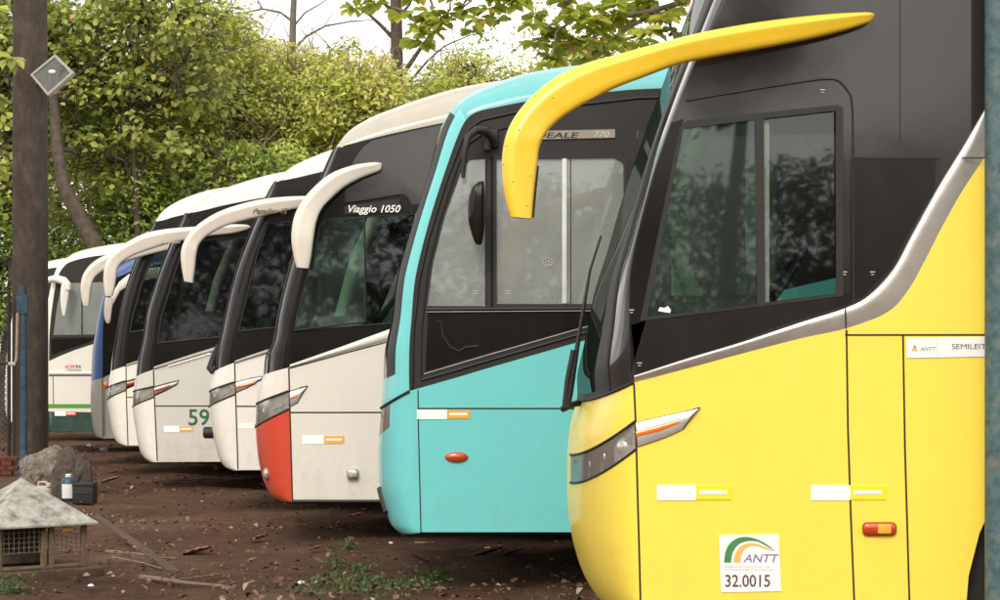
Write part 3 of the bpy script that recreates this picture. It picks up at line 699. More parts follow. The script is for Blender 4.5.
# ---------- teal bus
def teal_bus():
    D = FPX / 158
    st = [((412, 531.5), (421, 532), 'x'), ((400, 530), (420.6, 531), 'x'), ((391, 523), (419.6, 522), 'x'), ((384.5, 505), (418.5, 504), 'x'), ((379.6, 485), (417, 484), 'x'),
          ((378.5, 455), (415, 452), 'x'), ((379, 436), (412, 410), 'x'), ((381.5, 408), (409.5, 391), 'x'), ((383.5, 380), (409, 368), 'x'),
          ((384.5, 352), (409.5, 344), 'x'), ((391.5, 320), (411.5, 318), 'x'), ((396.5, 280), (415, 280), 'x'), ((407, 242), (423.5, 242), 'x'), ((417, 210), (432.5, 210), 'x'),
          ((428, 176), (443.5, 176), 'x'), ((440, 132), (457, 138), 'x'), ((455, 106), (466, 120), 'x'),
          ((472, 93), (477, 112), 'y'), ((492, 84), (498, 107), 'y'), ((524, 74), (530, 101), 'y'), ((572, 66), (580, 95), 'y'), ((640, 61), (645, 89), 'y'), ((900, 55), (900, 83), 'y'), ((2276, 53), (2276, 81), 'y')]
    B = Bus(D, st); B.roof_t = 16.5; nx = -.77
    r = bus_root('teal_bus', D, nx, 'turquoise bus with black framed driver door, second from the camera')
    B.patch('front_bumper', 0, 6, 0, 2, 'teal', r, thick=.02); B.patch('nose_panel', 6, 7, 0, .10, 'teal', r, thick=.02); B.patch('nose_panel', 6, 7, .52, 1.48, 'teal', r, thick=.02)
    hl = B.patch('headlight', 6, 7, .10, .52, 'lamp_dark', r, inset=.006)
    B.patch('turn_signal', 6.15, 6.85, .13, .24, 'orange', hl, inset=.002); B.patch('lens_cover', 6, 7, .10, .52, 'lens', hl)
    MB().ell(tuple(B.pt(6.3, .36, .05)), (.05, .06, .05), 16).build('reflector', 'lamp_metal', hl)
    B.patch('bonnet', 7, 8, 0, 2, 'teal', r, thick=.02)
    B.patch('pillar', 8, 15, 0, .05, 'teal', r, thick=.02); B.patch('pillar', 8, 15, 1.89, 2, 'teal', r, thick=.02)
    B.patch('windscreen', 8, 15, .2, 1.8, 'screen_glass', r); B.patch('windscreen_seal', 8, 15.6, .05, .2, 'rubber', r, inset=-.004, thick=.01)
    B.patch('roof_front', 15, 16, 0, .05, 'teal', r); B.patch('roof_front', 15, 16, .2, 2, 'teal', r)
    B.patch('roof', 15.6, 23, 0, 2, 'teal_roof', r, inset=.001)
    MB().tube([tuple(B.pt(7 + .0, u, -.004)) for u in US], .009, 6).build('bonnet_seal', 'rubber', r)
    m = MB(); m.tube([P3(381, 488, D + .55), P3(384, 500, D + .5), P3(388, 512, D + .45)], .028, 8); m.build('fog_lamp_notch', 'rubber', r)  # black tube added for the dark notch in the nose, not a lamp
    # side
    waist = [(418, 388.5), (455, 378), (490, 367.5), (530, 356), (568, 345), (640, 325), (740, 300), (840, 277), (960, 258), (2276, 250)]
    low = B.Sp(0, 7) + waist + [(2276, 532)]
    s_ = 158
    for cx in (1780, 795): low += arch(cx, 532, .62 * s_, .72 * s_)
    slab('side_panel', dedupe(low), D, 0, .03, 'teal', r)
    win_f = [(427, 306), (433, 262), (444, 218), (463, 166), (470, 160), (485, 159), (485, 306)]
    win_r = [(495, 306), (495, 158.5), (616, 157), (622, 160), (624, 168), (624, 306)]
    dk = [(426, 372), (428, 313), (640, 310), (640, 308.5), (560, 331.5), (490, 352)]
    slab('door_frame', dedupe(B.Sp(7, 22) + [(2276, 81), (2276, 250)] + list(reversed(waist))), D, .0, .03, 'charcoal', r, holes=[win_f, win_r])
    slab('lower_pane', [(425.5, 371), (428, 312.5), (700, 309), (700, 294), (640, 311), (568, 330), (490, 352)], D, -.004, .0, 'black_gloss', r)
    # raised frame lines
    seamline([(412, 388), (413.5, 330), (419, 280), (428, 240), (446, 182), (462, 140), (470, 128), (482, 120), (520, 111.5), (640, 98), (900, 92)], 3.2, D, 'rubber', r, 'door_seal', y0=-.012)
    seamline([(421, 379), (421.5, 330), (428, 270), (440, 220), (458, 165), (470, 143), (484, 133), (524, 124)], 2, D, 'charcoal', r, 'frame_rib', y0=-.012)
    seamline([(421, 380), (455, 370.5), (490, 360), (568, 337.5), (640, 318)], 3, D, 'charcoal', r, 'frame_rib', y0=-.012)
    seamline([(424, 374), (490, 354.5), (568, 332), (640, 312)], 1.4, D, 'rim', r, 'frame_edge', y0=-.006)
    seamline([(426, 309.5), (640, 308)], 4, D, 'charcoal', r, 'window_sill', y0=-.014); seamline([(426, 312), (640, 310.5)], 1, D - .012, 'rim', r, 'sill_edge')
    seamline([(489.5, 157), (489.5, 308)], 7, D, 'rubber', r, 'window_post', y0=-.012)
    wf = slab('side_window', [(493, 308), (493, 156), (617, 154.5), (625, 158), (627, 168), (627, 308)], D, -.01, -.001, 'rubber', r, holes=[[(496.5, 304), (496.5, 159.5), (616, 158), (622.5, 162), (623.5, 168), (623.5, 304)]])
    slab('front_pane', win_f, D, .006, .011, 'pale_glass', wf); slab('rear_pane', win_r, D, .006, .011, 'pale_glass', wf)
    MB().box((XZ(564.5, 0, D)[0], D + .0, XZ(0, 231, D)[1]), (.03, .02, .92), bev=.004).build('sash', 'curtain', wf)
    seamline([(570.5, 159), (570.5, 304)], .8, D - .002, 'rubber', wf, 'sash_edge')
    # emblem on the glass
    m = MB(); x, z = XZ(547.5, 262.5, D); pts = [(x + .029 * math.cos(a), D + .002, z + .029 * math.sin(a)) for a in np.linspace(0, 2 * math.pi, 25)]
    m.tube(pts, .0025, 6, False)
    for a in range(6): m.ell((x + .014 * math.cos(a * 1.047), D + .002, z + .014 * math.sin(a * 1.047)), (.005, .002, .005), 8)
    m.build('glass_emblem', 'interior_grey', wf)
    [seamline([(x, y), (x + 6 - k, y)], .9, D + .004, 'interior_grey', wf, 'glass_mark', y0=-.001) for x in (473, 505) for k, y in enumerate((291, 293.4))]
    # pleated curtain behind the rear pane
    V = []; F = []; n = 60
    for i in range(n + 1):
        px = 494 + (636 - 494) * i / n; x0, z0 = XZ(px, 312, D); z1 = XZ(px, 150, D)[1]; yy = D + .30 + .03 * math.sin(i * 1.25) + .012 * math.sin(i * .4)
        V += [(x0, yy, z0), (x0 + .02 * math.sin(i), yy + .01, z1)]
    for i in range(n): F.append((2 * i, 2 * i + 2, 2 * i + 3, 2 * i + 1))
    n2 = len(V); V += [(a, b + .004, c_) for a, b, c_ in V]; F += [tuple(i + n2 for i in reversed(f)) for f in F]
    mesh_obj('curtain', V, F, 'curtain', r, smooth=True)
    slab('pillar_reflection', [(501, 310), (529, 310), (548, 156), (515, 156)], D, .18, .20, 'interior_mid', r)  # grey slab stands in for a pillar reflected in the glass
    slab('inner_pillar', [(446, 310), (478, 310), (489, 170), (476, 170)], D, .5, .55, 'interior_grey', r); slab('inner_pillar', [(455, 310), (461, 310), (489, 238), (489, 228)], D, .42, .45, 'interior_mid', r)
    MB().box((XZ(441, 0, D)[0], D + .4, XZ(0, 293, D)[1]), (.24, .4, .28), bev=.09).build('instrument_hood', 'dash', r)
    m = MB(); m.box((XZ(566, 0, D)[0], D + .16, XZ(0, 240, D)[1]), (.24, .1, .22), bev=.048); m.build('headrest', 'interior_mid', r)
    bg_ = slab('model_badge', [(526, 131.5), (615, 129.5), (615, 138), (526, 140)], D, -.012, -.004, 'badge_bg', r)
    text('IDEALE', 531, 138, 5.4, D - .0125, 'rubber', bg_, shear=.2, bold=.02, sx=1.9); text('770', 592.5, 137, 5.6, D - .0125, 'interior_grey', bg_, shear=.25, sx=1.35)
    # seams, tape, lamp
    seamline([(418, 390), (418.5, 430), (421, 532)], 1.3, D, 'seam', r); seamline([(418, 408.5), (2276, 408)], 1.6, D, 'seam', r)
    tape(r, D, 417, 447, 470, 409.5, 419, 'tape_orange')
    x, z = XZ(456.5, 457, D); MB().ell((x, D - .004, z), (.075, .022, .034), 20).build('marker_light', 'red_lens', r)
    # black mirror on a bracket
    m = MB(); a0, a1 = P3(483, 130, D), P3(498, 148, D)
    m.box(((a0[0] + a1[0]) / 2, D - .02, (a0[2] + a1[2]) / 2), (.10, .03, .12), bev=.01)
    for k in (.03, -.03): m.tube([P3(485, 140, D - .03 ), (P3(485, 140, D)[0] + .05, D - .07, P3(485, 140, D)[2] + k)], .014, 8)
    m.tube([P3(494, 139, D - .08), P3(486, 131, D - .12), P3(476, 130, D - .16), P3(468, 137, D - .2), P3(465, 150, D - .22), P3(463.5, 168, D - .22), P3(463, 178, D - .22)], [.028, .028, .026, .022, .018, .016, .012], 10)
    m.tube([P3(487, 127, D - .08), P3(487, 150, D - .08)], .025, 10)
    mb = m.build('mirror_bracket', 'rubber', r)
    O = [(478, 182), (472, 188), (468.5, 200), (468, 218), (471, 232), (475, 243), (478, 245)]
    I = [(484, 181), (484.5, 188), (485, 200), (485, 218), (484, 233), (482, 243), (480, 245)]
    arm('mirror', O, I, D, (.2, .2), 'black_gloss', r, flat=.8, glass=False)
    O2 = [(502, 215), (497, 222), (496, 236), (498, 248), (501, 252)]; I2 = [(504, 215), (502.5, 224), (502, 236), (503, 248), (504, 252)]
    arm('inside_mirror', O2, I2, D + .2, (0, 0), 'rubber', r, flat=1, glass=False)
    common(r, B, 2276, .37, nx, far_hole=(-.35, .75, 1.75, 2.68), band=('teal', 'charcoal'), t_w=7)
    interior(r, B, nx, 1.02)
    # loose cable visible in the dark lower pane
    MB().tube([P3(436, 321, D - .006), P3(441, 322, D - .008), P3(443, 335, D - .008), P3(450, 347, D - .01), P3(459, 351, D - .01), P3(466, 347, D - .01), P3(478, 346, D - .01)], .006, 6).build('cable', 'charcoal', r)
teal_bus()

# ---------- the four cream and white coaches of one family
def coach(name, label, s, st, tw, t_pillar, px_nose, rear, yb, waist, body, low_front, roofm, win, seams, lamp=(6, 7), pillar_u=.13, extra=None, glassm='dark_glass', trim=None, band='black_gloss', nose_low=None, inner=True, far=True):
    D = FPX / s; nx = (px_nose - 500) / s; B = Bus(D, st); B.roof_t = t_pillar + .5
    r = bus_root(name, D, nx, label); nS = len(st) - 1
    B.patch('front_bumper', 0, lamp[0], 0, 2, low_front, r, thick=.02)
    B.patch('nose_panel', lamp[0], lamp[1], .7, 1.3, body, r, thick=.02)
    B.patch('bonnet', lamp[1], tw, 0, 2, body, r, thick=.02)
    lampset(B, lamp[0], lamp[1], r, .7, 2)
    B.patch('windscreen_pillar', tw, t_pillar, 0, pillar_u, 'black_gloss', r); B.patch('windscreen_pillar', tw, t_pillar, 2 - pillar_u, 2, 'black_gloss', r)
    B.patch('windscreen', tw, t_pillar, pillar_u, 2 - pillar_u, 'screen_glass', r)
    B.patch('roof', t_pillar, nS, 0, 2, roofm, r, thick=.02)
    MB().tube([tuple(B.pt(t, pillar_u, -.002)) for t in np.linspace(tw, t_pillar, 30)], .010, 6).build('windscreen_seal', 'charcoal', r)
    px_r = px_nose + rear * s; W_ = waist + [(px_r, waist[-1][1])]
    low = B.Sp(0, tw) + W_[1:] + [(px_r, yb)]
    for cx in (px_nose + 8.6 * s, px_nose + 2.62 * s): low += arch(cx, yb, .62 * s, .74 * s)
    slab('side_panel', dedupe(low), D, 0, .03, body, r)
    top = B.Sp(tw, nS)
    slab('window_band', dedupe(top + list(reversed(W_))[0:-1]), D, 0, .03, band, r, holes=[win])
    wf = slab('side_window', win, D, .008, .014, glassm, r)
    seamline(win + [win[0]], 1.6, D, 'rubber', wf, 'window_frame', y0=-.008)
    for (pts, w_) in seams: seamline(pts, w_, D, 'seam', r)
    if trim: bulge('waist_trim', trim[0], trim[1], D, .02, trim[2], r, base=-.002)
    fh = (nx + .75, nx + 2.2, XZ(0, max(p[1] for p in win), D)[1] + .05, XZ(0, min(p[1] for p in win), D)[1] - .03)
    common(r, B, px_r, XZ(0, yb, D)[1] + .01, nx, far_hole=fh if far else None, band=(body, band), t_w=tw)
    if inner: interior(r, B, nx, max(.95, XZ(0, 330, D)[1] - .45))
    if extra: extra(r, D, B)
    return r, B

# red and cream bus
st3 = [((290, 501.5), (292.5, 502), 'x'), ((280, 499.5), (292.3, 500.5), 'x'), ((271, 494), (292, 495), 'x'), ((264, 482), (291.8, 482), 'x'), ((259, 462), (291.3, 462), 'x'), ((256.5, 444), (290.5, 436), 'x'),
       ((255.5, 427), (289.8, 408.5), 'x'), ((256.5, 404), (289.3, 390.5), 'x'), ((259, 388), (289, 379), 'x'), ((263, 375.5), (288.8, 367.5), 'x'),
       ((265.5, 356), (289.5, 349), 'x'), ((272, 342), (291, 333), 'x'), ((276, 318), (293.5, 313), 'x'), ((282, 292), (299, 286), 'x'), ((291, 260), (308, 250), 'x'), ((301, 228), (317, 218), 'x'), ((313, 197), (329, 188), 'x'), ((326, 167), (338, 162), 'x'), ((335, 149.5), (342, 147.5), 'x'),
       ((348, 132), (355, 143), 'y'), ((370, 118), (378, 137), 'y'), ((395, 108), (402, 131.5), 'y'), ((420, 99), (428, 126), 'y'), ((450, 90), (458, 120), 'y'), ((484, 83), (492, 114), 'y'), ((560, 75), (570, 106), 'y'), ((1768, 72), (1768, 101), 'y')]
def ex3(r, D, B):
    slab('upper_side_panel', cr([(345, 190), (352, 165), (362, 149), (372, 141)], 4) + cr([(372, 141), (405, 133), (440, 125.5), (480, 118)], 3)[1:] + [(480, 196), (412, 205), (409, 199), (402, 195), (372, 199), (345, 203)], D, -.006, .0, 'panel_grey', r)
    seamline(cr([(342, 203), (370, 199), (398, 194.5), (406, 196), (410, 203), (412, 215)], 4), 1.6, D - .006, 'rubber', r, 'cassette_edge', y0=-.006)
    b = slab('model_badge', [(344, 206.5), (400, 198.5), (399, 208.5), (345, 214.5)], D, -.014, -.006, 'charcoal', r)
    text('Viaggio 1050', 346.5, 212.3, 7.2, D - .0145, 'sticker', b, shear=.3, bold=.012, sx=1.0)
    pn = slab('slid_pane', [(294, 330), (298, 313), (320, 226), (325, 220), (364, 217.5), (365, 321)], D, -.016, -.010, 'green_glass', r)
    seamline([(294, 330.5), (365, 321.5)], 1.6, D - .010, 'rubber', pn, 'pane_edge', y0=-.01); seamline([(364.5, 217), (365.5, 322)], 2, D - .01, 'rubber', pn, 'pane_edge', y0=-.01); seamline([(322, 221), (364, 218)], 1.6, D - .01, 'rubber', pn, 'pane_edge', y0=-.01)
    tape(r, D, 302.5, 324, 344, 435.5, 444)
    m = MB(); x, z = XZ(352.5, 473.5, D); m.box((x, D - .02, z), (.09, .06, .08), bev=.02); l = m.build('marker_light', 'lamp_dark', r)
    MB().box((x + .02, D - .052, z), (.04, .01, .045), bev=.004).build('marker_lens', 'lamp_metal', l)
    bulge('skirt_rail', [(292, 499.5), (1700, 499)], [(292, 503), (1700, 502)], D, .02, 'rubber', r)
    e = bulge('headlight_fin', [(289.5, 390.3), (298, 387.5), (308, 385.3)], [(290, 408), (298, 404), (307.5, 386)], D, .014, 'rubber', r, base=-.002)
    bulge('fin_cover', [(290, 392), (298, 389.2), (306.5, 387)], [(290.5, 406), (297.5, 402.5), (306, 387.5)], D - .006, .012, 'silver_plastic', e)
    bulge('orange_strip', [(290.5, 396.3), (298, 393.8)], [(290.5, 399.5), (296.5, 397.2)], D - .018, .006, 'orange', e)
    O = [(381.5, 163), (373, 162.3), (352, 165.5), (330, 174), (312, 189), (300, 204), (293.5, 219), (291.3, 238), (293.5, 256), (296.5, 267.5)]
    I = [(382, 166.5), (379, 171.5), (362, 178), (345, 187), (331, 199), (322, 209), (316.5, 222), (313.5, 240), (311.5, 256), (309, 268.5)]
    arm('mirror_arm', O, I, D, (.04, .2), 'mirror_cream', r, flat=.5, dmin=.05)
    MB().ell(tuple(B.pt(3.5, .16, .01)), (.035, .07, .055), 16).build('fog_lamp_notch', 'lamp_dark', r)
    # passenger-side A pillar trim and post seen through the open window
    slab('inner_pillar', [(368, 322), (391, 322), (407, 246), (402, 243)], D, .9, .95, 'interior_grey', r, at=D)
coach('red_nosed_bus', 'cream bus with a red front bumper corner and curved cream mirror arm', 126, st3, 9, 18, 256, 12, 500,
      [(288.8, 367.5), (330, 353), (389, 330.5), (440, 315), (500, 302), (560, 296)], 'cream', 'red', 'roof_grey',
      [(294, 331), (298, 313), (320, 226), (325, 219.5), (420, 214), (420, 321)],
      [([(288.8, 368), (290.5, 430), (292.5, 501)], 1.6), ([(290, 412.5), (1700, 411)], 1.6), ([(289, 368.5), (340, 354.5), (389, 341.5), (500, 314)], 1.4)], extra=ex3, glassm='clear_glass',
      trim=([(290, 364.5), (330, 350.5), (389, 329), (440, 314), (500, 301)], [(290, 367.5), (330, 356), (389, 340.5), (440, 327), (500, 312.5)], 'cream'))

# plain white bus
st4 = [((231, 469.3), (238, 470), 'x'), ((225, 466.5), (237.8, 467.5), 'x'), ((219.5, 459), (237.5, 460), 'x'), ((215.5, 447), (237, 447), 'x'), ((212, 434), (236.6, 430), 'x'), ((209.8, 418), (236.2, 408), 'x'),
       ((209, 407), (235.8, 394), 'x'), ((209.5, 391.5), (235.4, 381.5), 'x'), ((211, 381), (235, 371), 'x'), ((213, 373), (234.6, 362.5), 'x'),
       ((214.5, 357), (234.8, 348), 'x'), ((219.5, 338), (236.5, 330), 'x'), ((224, 315), (241, 310), 'x'), ((230, 289), (247, 282), 'x'), ((238, 263), (254, 256), 'x'), ((247, 240), (263, 232), 'x'), ((257, 217), (271, 211), 'x'), ((268, 194), (277, 192), 'x'), ((275.5, 181.5), (278, 182), 'x'),
       ((285, 172), (288, 179.5), 'y'), ((297, 164), (300, 177), 'y'), ((314, 156.5), (317, 173), 'y'), ((335, 149), (338, 168), 'y'), ((365, 143), (370, 162), 'y'), ((420, 138), (430, 156), 'y'), ((1470, 134), (1470, 150), 'y')]
def ex4(r, D, B):
    tape(r, D, 238, 254.5, 262, 423.3, 428.5, 'tape_red'); 
    e = bulge('headlight_fin', [(235.5, 381.3), (248, 378), (263, 375.5)], [(236, 393.8), (248, 388.5), (261, 380.5)], D, .014, 'rubber', r, base=-.002)
    bulge('fin_cover', [(236, 382.5), (248, 379.2), (262, 376.5)], [(236.3, 392), (248, 387), (260, 380)], D - .006, .012, 'silver_plastic', e)
    bulge('orange_strip', [(236.3, 385.5), (256, 381)], [(236.3, 388.8), (254, 383.7)], D - .018, .006, 'orange', e)
    p = B.pt(4.1, .3, 0); m = MB(); m.lathe([(.045, -.085), (.057, -.075), (.057, 0), (.045, .1)], (p[0] + .0, p[1], p[2]), 'X', 20); m.build('fog_lamp_notch', 'rubber', r)
    O = [(316, 196.5), (304, 196), (281, 197), (258, 200), (236, 205.5), (216, 213), (198, 224.5), (186.5, 237), (181, 251), (181.5, 267), (184, 281)]
    I = [(316, 201), (304, 207), (284, 211.5), (262, 216.5), (242, 221.5), (225, 226.5), (208, 235.5), (199.5, 244), (196.5, 254), (195, 268), (193, 283)]
    a = arm('mirror_arm', O, I, D, (.04, .2), 'mirror_cream', r, flat=.5, dmin=.05)
    text('Paradiso 12', 252.5, 213.3, 5.0, D - .150, 'wood', a, shear=.35, bold=.02, sx=1.02)
    MB().tube([P3(213, 372, D + .3), P3(209.8, 368, D + .32), P3(213, 358, D + .35), P3(218, 345, D + .35)], [.03, .035, .03, .02], 8).build('wiper_mount', 'rubber', r)
coach('white_bus', 'cream-white bus with model name on its long mirror arm, just beyond the red-nosed one', 105, st4, 9, 18, 209, 12, 469,
      [(234.6, 362.5), (250, 357), (268, 351), (300, 341), (380, 320), (500, 300)], 'warm_white', 'warm_white', 'grey_white',
      [(239, 331), (243, 312), (258, 252), (268, 224), (330, 218), (330, 322)],
      [([(234.6, 363), (235.8, 400), (238, 469)], 1.4), ([(236, 406.3), (1400, 405)], 1.5)], extra=ex4,
      trim=([(235, 360.5), (250, 355), (268, 349), (320, 333)], [(235, 363.5), (250, 359), (268, 353.5), (320, 338)], 'silver_paint'))

# bus number 59
st5 = [((149, 461), (157.3, 462), 'x'), ((144.5, 458), (157, 459), 'x'), ((140.5, 452), (156.6, 452), 'x'), ((137.5, 441), (156, 441), 'x'), ((135.3, 428), (155.5, 425), 'x'), ((133.4, 416), (154.8, 408), 'x'),
       ((132.6, 407), (154.2, 397), 'x'), ((133.3, 391.5), (153.8, 386.3), 'x'), ((134.3, 384), (153.6, 378), 'x'), ((135.5, 377.5), (153.4, 369.5), 'x'),
       ((137.3, 361), (153.8, 354), 'x'), ((142, 343), (155.5, 335), 'x'), ((146, 316), (159, 311), 'x'), ((152, 294), (166, 288), 'x'), ((160, 270), (174, 263), 'x'), ((168, 249), (182, 243), 'x'), ((176, 232), (188, 227), 'x'), ((182, 221), (190, 219), 'x'), ((186, 213), (189, 213.5), 'x'),
       ((193, 206), (196, 212), 'y'), ((203, 199), (207, 209.5), 'y'), ((217, 191.5), (221, 206), 'y'), ((234, 185), (238, 202.5), 'y'), ((255, 178.5), (259, 198.5), 'y'), ((280, 172.5), (284, 195), 'y'), ((320, 168), (325, 190), 'y'), ((1213, 164), (1213, 184), 'y')]
def ex5(r, D, B):
    tape(r, D, 164, 179.5, 193, 426, 432)
    text('59', 187.5, 425, 16, D - .003, 'fleet_green', r, name='fleet_number', sx=.98, bold=.012)
    e = bulge('headlight_fin', [(154, 386), (166, 382.5), (179.5, 379.5)], [(154.2, 397), (166, 391.5), (176, 386)], D, .014, 'rubber', r, base=-.002)
    bulge('fin_cover', [(154.5, 387.5), (166, 384), (178, 381)], [(154.5, 395), (166, 390), (175, 385.5)], D - .006, .012, 'lamp_dark', e)
    bulge('orange_strip', [(154.5, 389.5), (170, 384.5)], [(154.5, 391.8), (169, 387)], D - .018, .006, 'red_lens', e)
    O = [(250.5, 226.3), (246, 224.7), (232, 224.3), (210, 225.5), (190, 227), (168, 228.8), (146, 233), (127, 242), (114, 251), (105.5, 263), (103.3, 277), (104, 288), (105.5, 296)]
    I = [(250.5, 227.8), (246, 230), (232, 233.7), (210, 236), (190, 239.5), (168, 244), (150, 249.5), (135, 255), (124, 261), (117.5, 268.5), (116, 279), (114.5, 289), (112.5, 296.5)]
    a = arm('mirror_arm', O, I, D, (.04, .2), 'mirror_cream', r, flat=.5, dmin=.05)
    text('Paradiso', 160, 243.3, 3.4, D - .185, 'ink_faint', a, shear=.35, sx=1.2)
    seamline([(168, 366), (190, 359.5), (210, 353.5)], 1, D - .022, 'chrome', r, 'trim_glint')
coach('numbered_bus', 'off-white bus marked 59 in green on its side', 90, st5, 9, 18, 133, 12, 461,
      [(153.4, 369.5), (175, 362), (195, 356), (218, 349), (300, 326), (420, 305)], 'grey_white', 'warm_white', 'grey_white',
      [(158, 343), (161, 318), (176, 270), (186, 242), (270, 236), (270, 332)],
      [([(153.5, 370), (154.5, 400), (157.3, 461)], 1.3), ([(155, 406), (1200, 405)], 1.3)], extra=ex5,
      trim=([(154, 366.5), (175, 359.5), (195, 353), (218, 346)], [(154, 369.8), (175, 363.5), (195, 357.5), (218, 351)], 'silver_paint'))

# smaller white nosed bus
st6 = [((121, 444), (128, 445.5), 'x'), ((117.5, 442.5), (127.7, 443.5), 'x'), ((114.5, 438), (127.4, 438), 'x'), ((112, 430), (127, 429), 'x'), ((110, 420), (126.7, 417), 'x'), ((108.3, 409), (126.4, 401), 'x'),
       ((107.2, 400), (126.2, 390), 'x'), ((108.3, 387.5), (126, 380.5), 'x'), ((109, 380), (126, 373), 'x'), ((110.5, 372), (126, 366), 'x'),
       ((112, 356), (126.5, 350), 'x'), ((115.5, 337), (128, 331), 'x'), ((119, 315), (131, 311), 'x'), ((124, 294), (136, 289), 'x'), ((131, 272), (143, 266), 'x'), ((139, 252), (150, 247), 'x'), ((146, 238), (156, 235), 'x'), ((152, 228), (158, 227), 'x'), ((155.5, 221), (158, 221.5), 'x'),
       ((161, 214), (164, 220), 'y'), ((168, 207.5), (172, 217.5), 'y'), ((180, 200.5), (184, 214.5), 'y'), ((196, 194), (200, 211), 'y'), ((215, 189), (220, 208), 'y'), ((250, 185), (255, 204), 'y'), ((1067, 180), (1067, 198), 'y')]
def ex6(r, D, B):
    e = bulge('headlight_fin', [(126.3, 380.3), (134, 378), (148, 375)], [(126.5, 389.8), (134, 386.5), (146, 380)], D, .014, 'rubber', r, base=-.002)
    bulge('orange_strip', [(127, 382.3), (140, 379)], [(127, 386), (139, 382.5)], D - .014, .006, 'red_lens', e)
    O = [(190, 240), (180, 240), (160, 242.5), (140, 245.5), (122, 249.5), (107, 254.5), (96, 260), (88, 267), (82.5, 276), (80.5, 287), (81.5, 298), (83, 305)]
    I = [(190, 241.5), (182, 246.5), (166, 250.5), (148, 255), (130, 260), (114, 265), (104, 270.5), (97, 275.5), (93, 281), (91, 289), (90, 298), (89, 306)]
    arm('mirror_arm', O, I, D, (.04, .2), 'mirror_cream', r, flat=.5, dmin=.05)
coach('small_white_bus', 'white bus squeezed between the bus marked 59 and the blue one', 80, st6, 9, 18, 108, 11.8, 444.5,
      [(126, 366), (140, 361.5), (160, 355.5), (240, 332), (340, 312)], 'white', 'white', 'white',
      [(130, 332), (133, 316), (142, 284), (150, 262), (158, 250), (220, 244), (220, 322)],
      [([(126, 366), (126.5, 400), (128, 445)], 1.1), ([(126.5, 397.3), (1000, 396.5)], 1.1)], extra=ex6,
      trim=([(126.5, 364), (160, 353), (200, 341)], [(126.5, 366.2), (160, 356), (200, 345)], 'silver_paint'))

# blue and silver bus
st7 = [((101, 438), (104, 438.5), 'x'), ((96.5, 436.5), (103.8, 437), 'x'), ((94, 431), (103.6, 431), 'x'), ((92.4, 423), (103.4, 423), 'x'), ((91.2, 413), (103.2, 412), 'x'), ((90.6, 405), (103, 402), 'x'),
       ((90.4, 396), (102.8, 391), 'x'), ((90.6, 389), (102.7, 384), 'x'), ((90.8, 385), (102.6, 380), 'x'), ((91, 381.5), (102.5, 378), 'x'),
       ((91.5, 365), (102.5, 362), 'x'), ((92.5, 350), (102.6, 348), 'x'), ((95, 335), (102.8, 333), 'x'), ((97.5, 320), (104, 318), 'x'), ((100.5, 306), (106, 304), 'x'), ((104.5, 293), (109, 292), 'x'), ((108, 284), (112, 284), 'x'), ((111, 278), (115, 280), 'x'), ((114, 272), (118, 277), 'x'),
       ((120, 266.5), (124, 274.5), 'y'), ((128, 261), (131, 271.5), 'y'), ((138, 256), (142, 269), 'y'), ((155, 251), (160, 265), 'y'), ((180, 248), (185, 262), 'y'), ((954, 243), (954, 257), 'y')]
def bus7():
    s = 72; D = FPX / s; nx = (90.5 - 500) / s; B = Bus(D, st7); B.roof_t = 18.5
    r = bus_root('blue_bus', D, nx, 'blue bus with silver-grey lower corner, mostly hidden behind white mirror arms')
    B.patch('front_bumper', 0, 9, 0, 2, 'silver_paint', r, thick=.02); B.patch('pillar', 9, 18, 0, .25, 'blue', r, thick=.02); B.patch('windscreen', 9, 18, .25, 1.75, 'screen_glass', r); B.patch('pillar', 9, 18, 1.75, 2, 'blue', r, thick=.02)
    B.patch('roof', 18, 24, 0, 2, 'blue', r)
    px_r = 954; low = B.Sp(0, 9) + [(115, 372), (180, 352), (px_r, 350), (px_r, 438)]
    for cx in (90 + 8.6 * s, 90 + 2.62 * s): low += arch(cx, 438, .6 * s, .7 * s)
    slab('side_panel', dedupe(low), D, 0, .03, 'silver_paint', r)
    slab('window_band', dedupe(B.Sp(9, 24) + [(px_r, 350), (180, 352), (115, 372)]), D, 0, .03, 'black_gloss', r)
    bulge('white_stripe', [(111, 296), (119, 282), (129, 274), (150, 268), (200, 263)], [(112, 306), (120, 291), (130, 284.5), (150, 279), (200, 274)], D, .015, 'white', r)
    seamline([(102.5, 378), (103, 437)], 1, D, 'seam', r); seamline([(104.5, 386), (104.8, 436)], .8, D, 'seam', r)
    x, z = XZ(106, 384.5, D); MB().ell((x, D - .01, z), (.035, .03, .045), 14).build('marker_light', 'orange', r)
    O = [(105.5, 297), (104.5, 303), (104, 312), (105, 320), (106.5, 323)]; I = [(112.5, 298), (112.5, 305), (111.5, 313), (110.5, 320), (109.5, 323)]
    arm('mirror', O, I, D - 2.0 + 1.9, (.2, .2), 'mirror_cream', r, flat=.6, glass=False)
    common(r, B, px_r, .37, nx, band=('silver_paint', 'black_gloss'), t_w=9)
bus7()

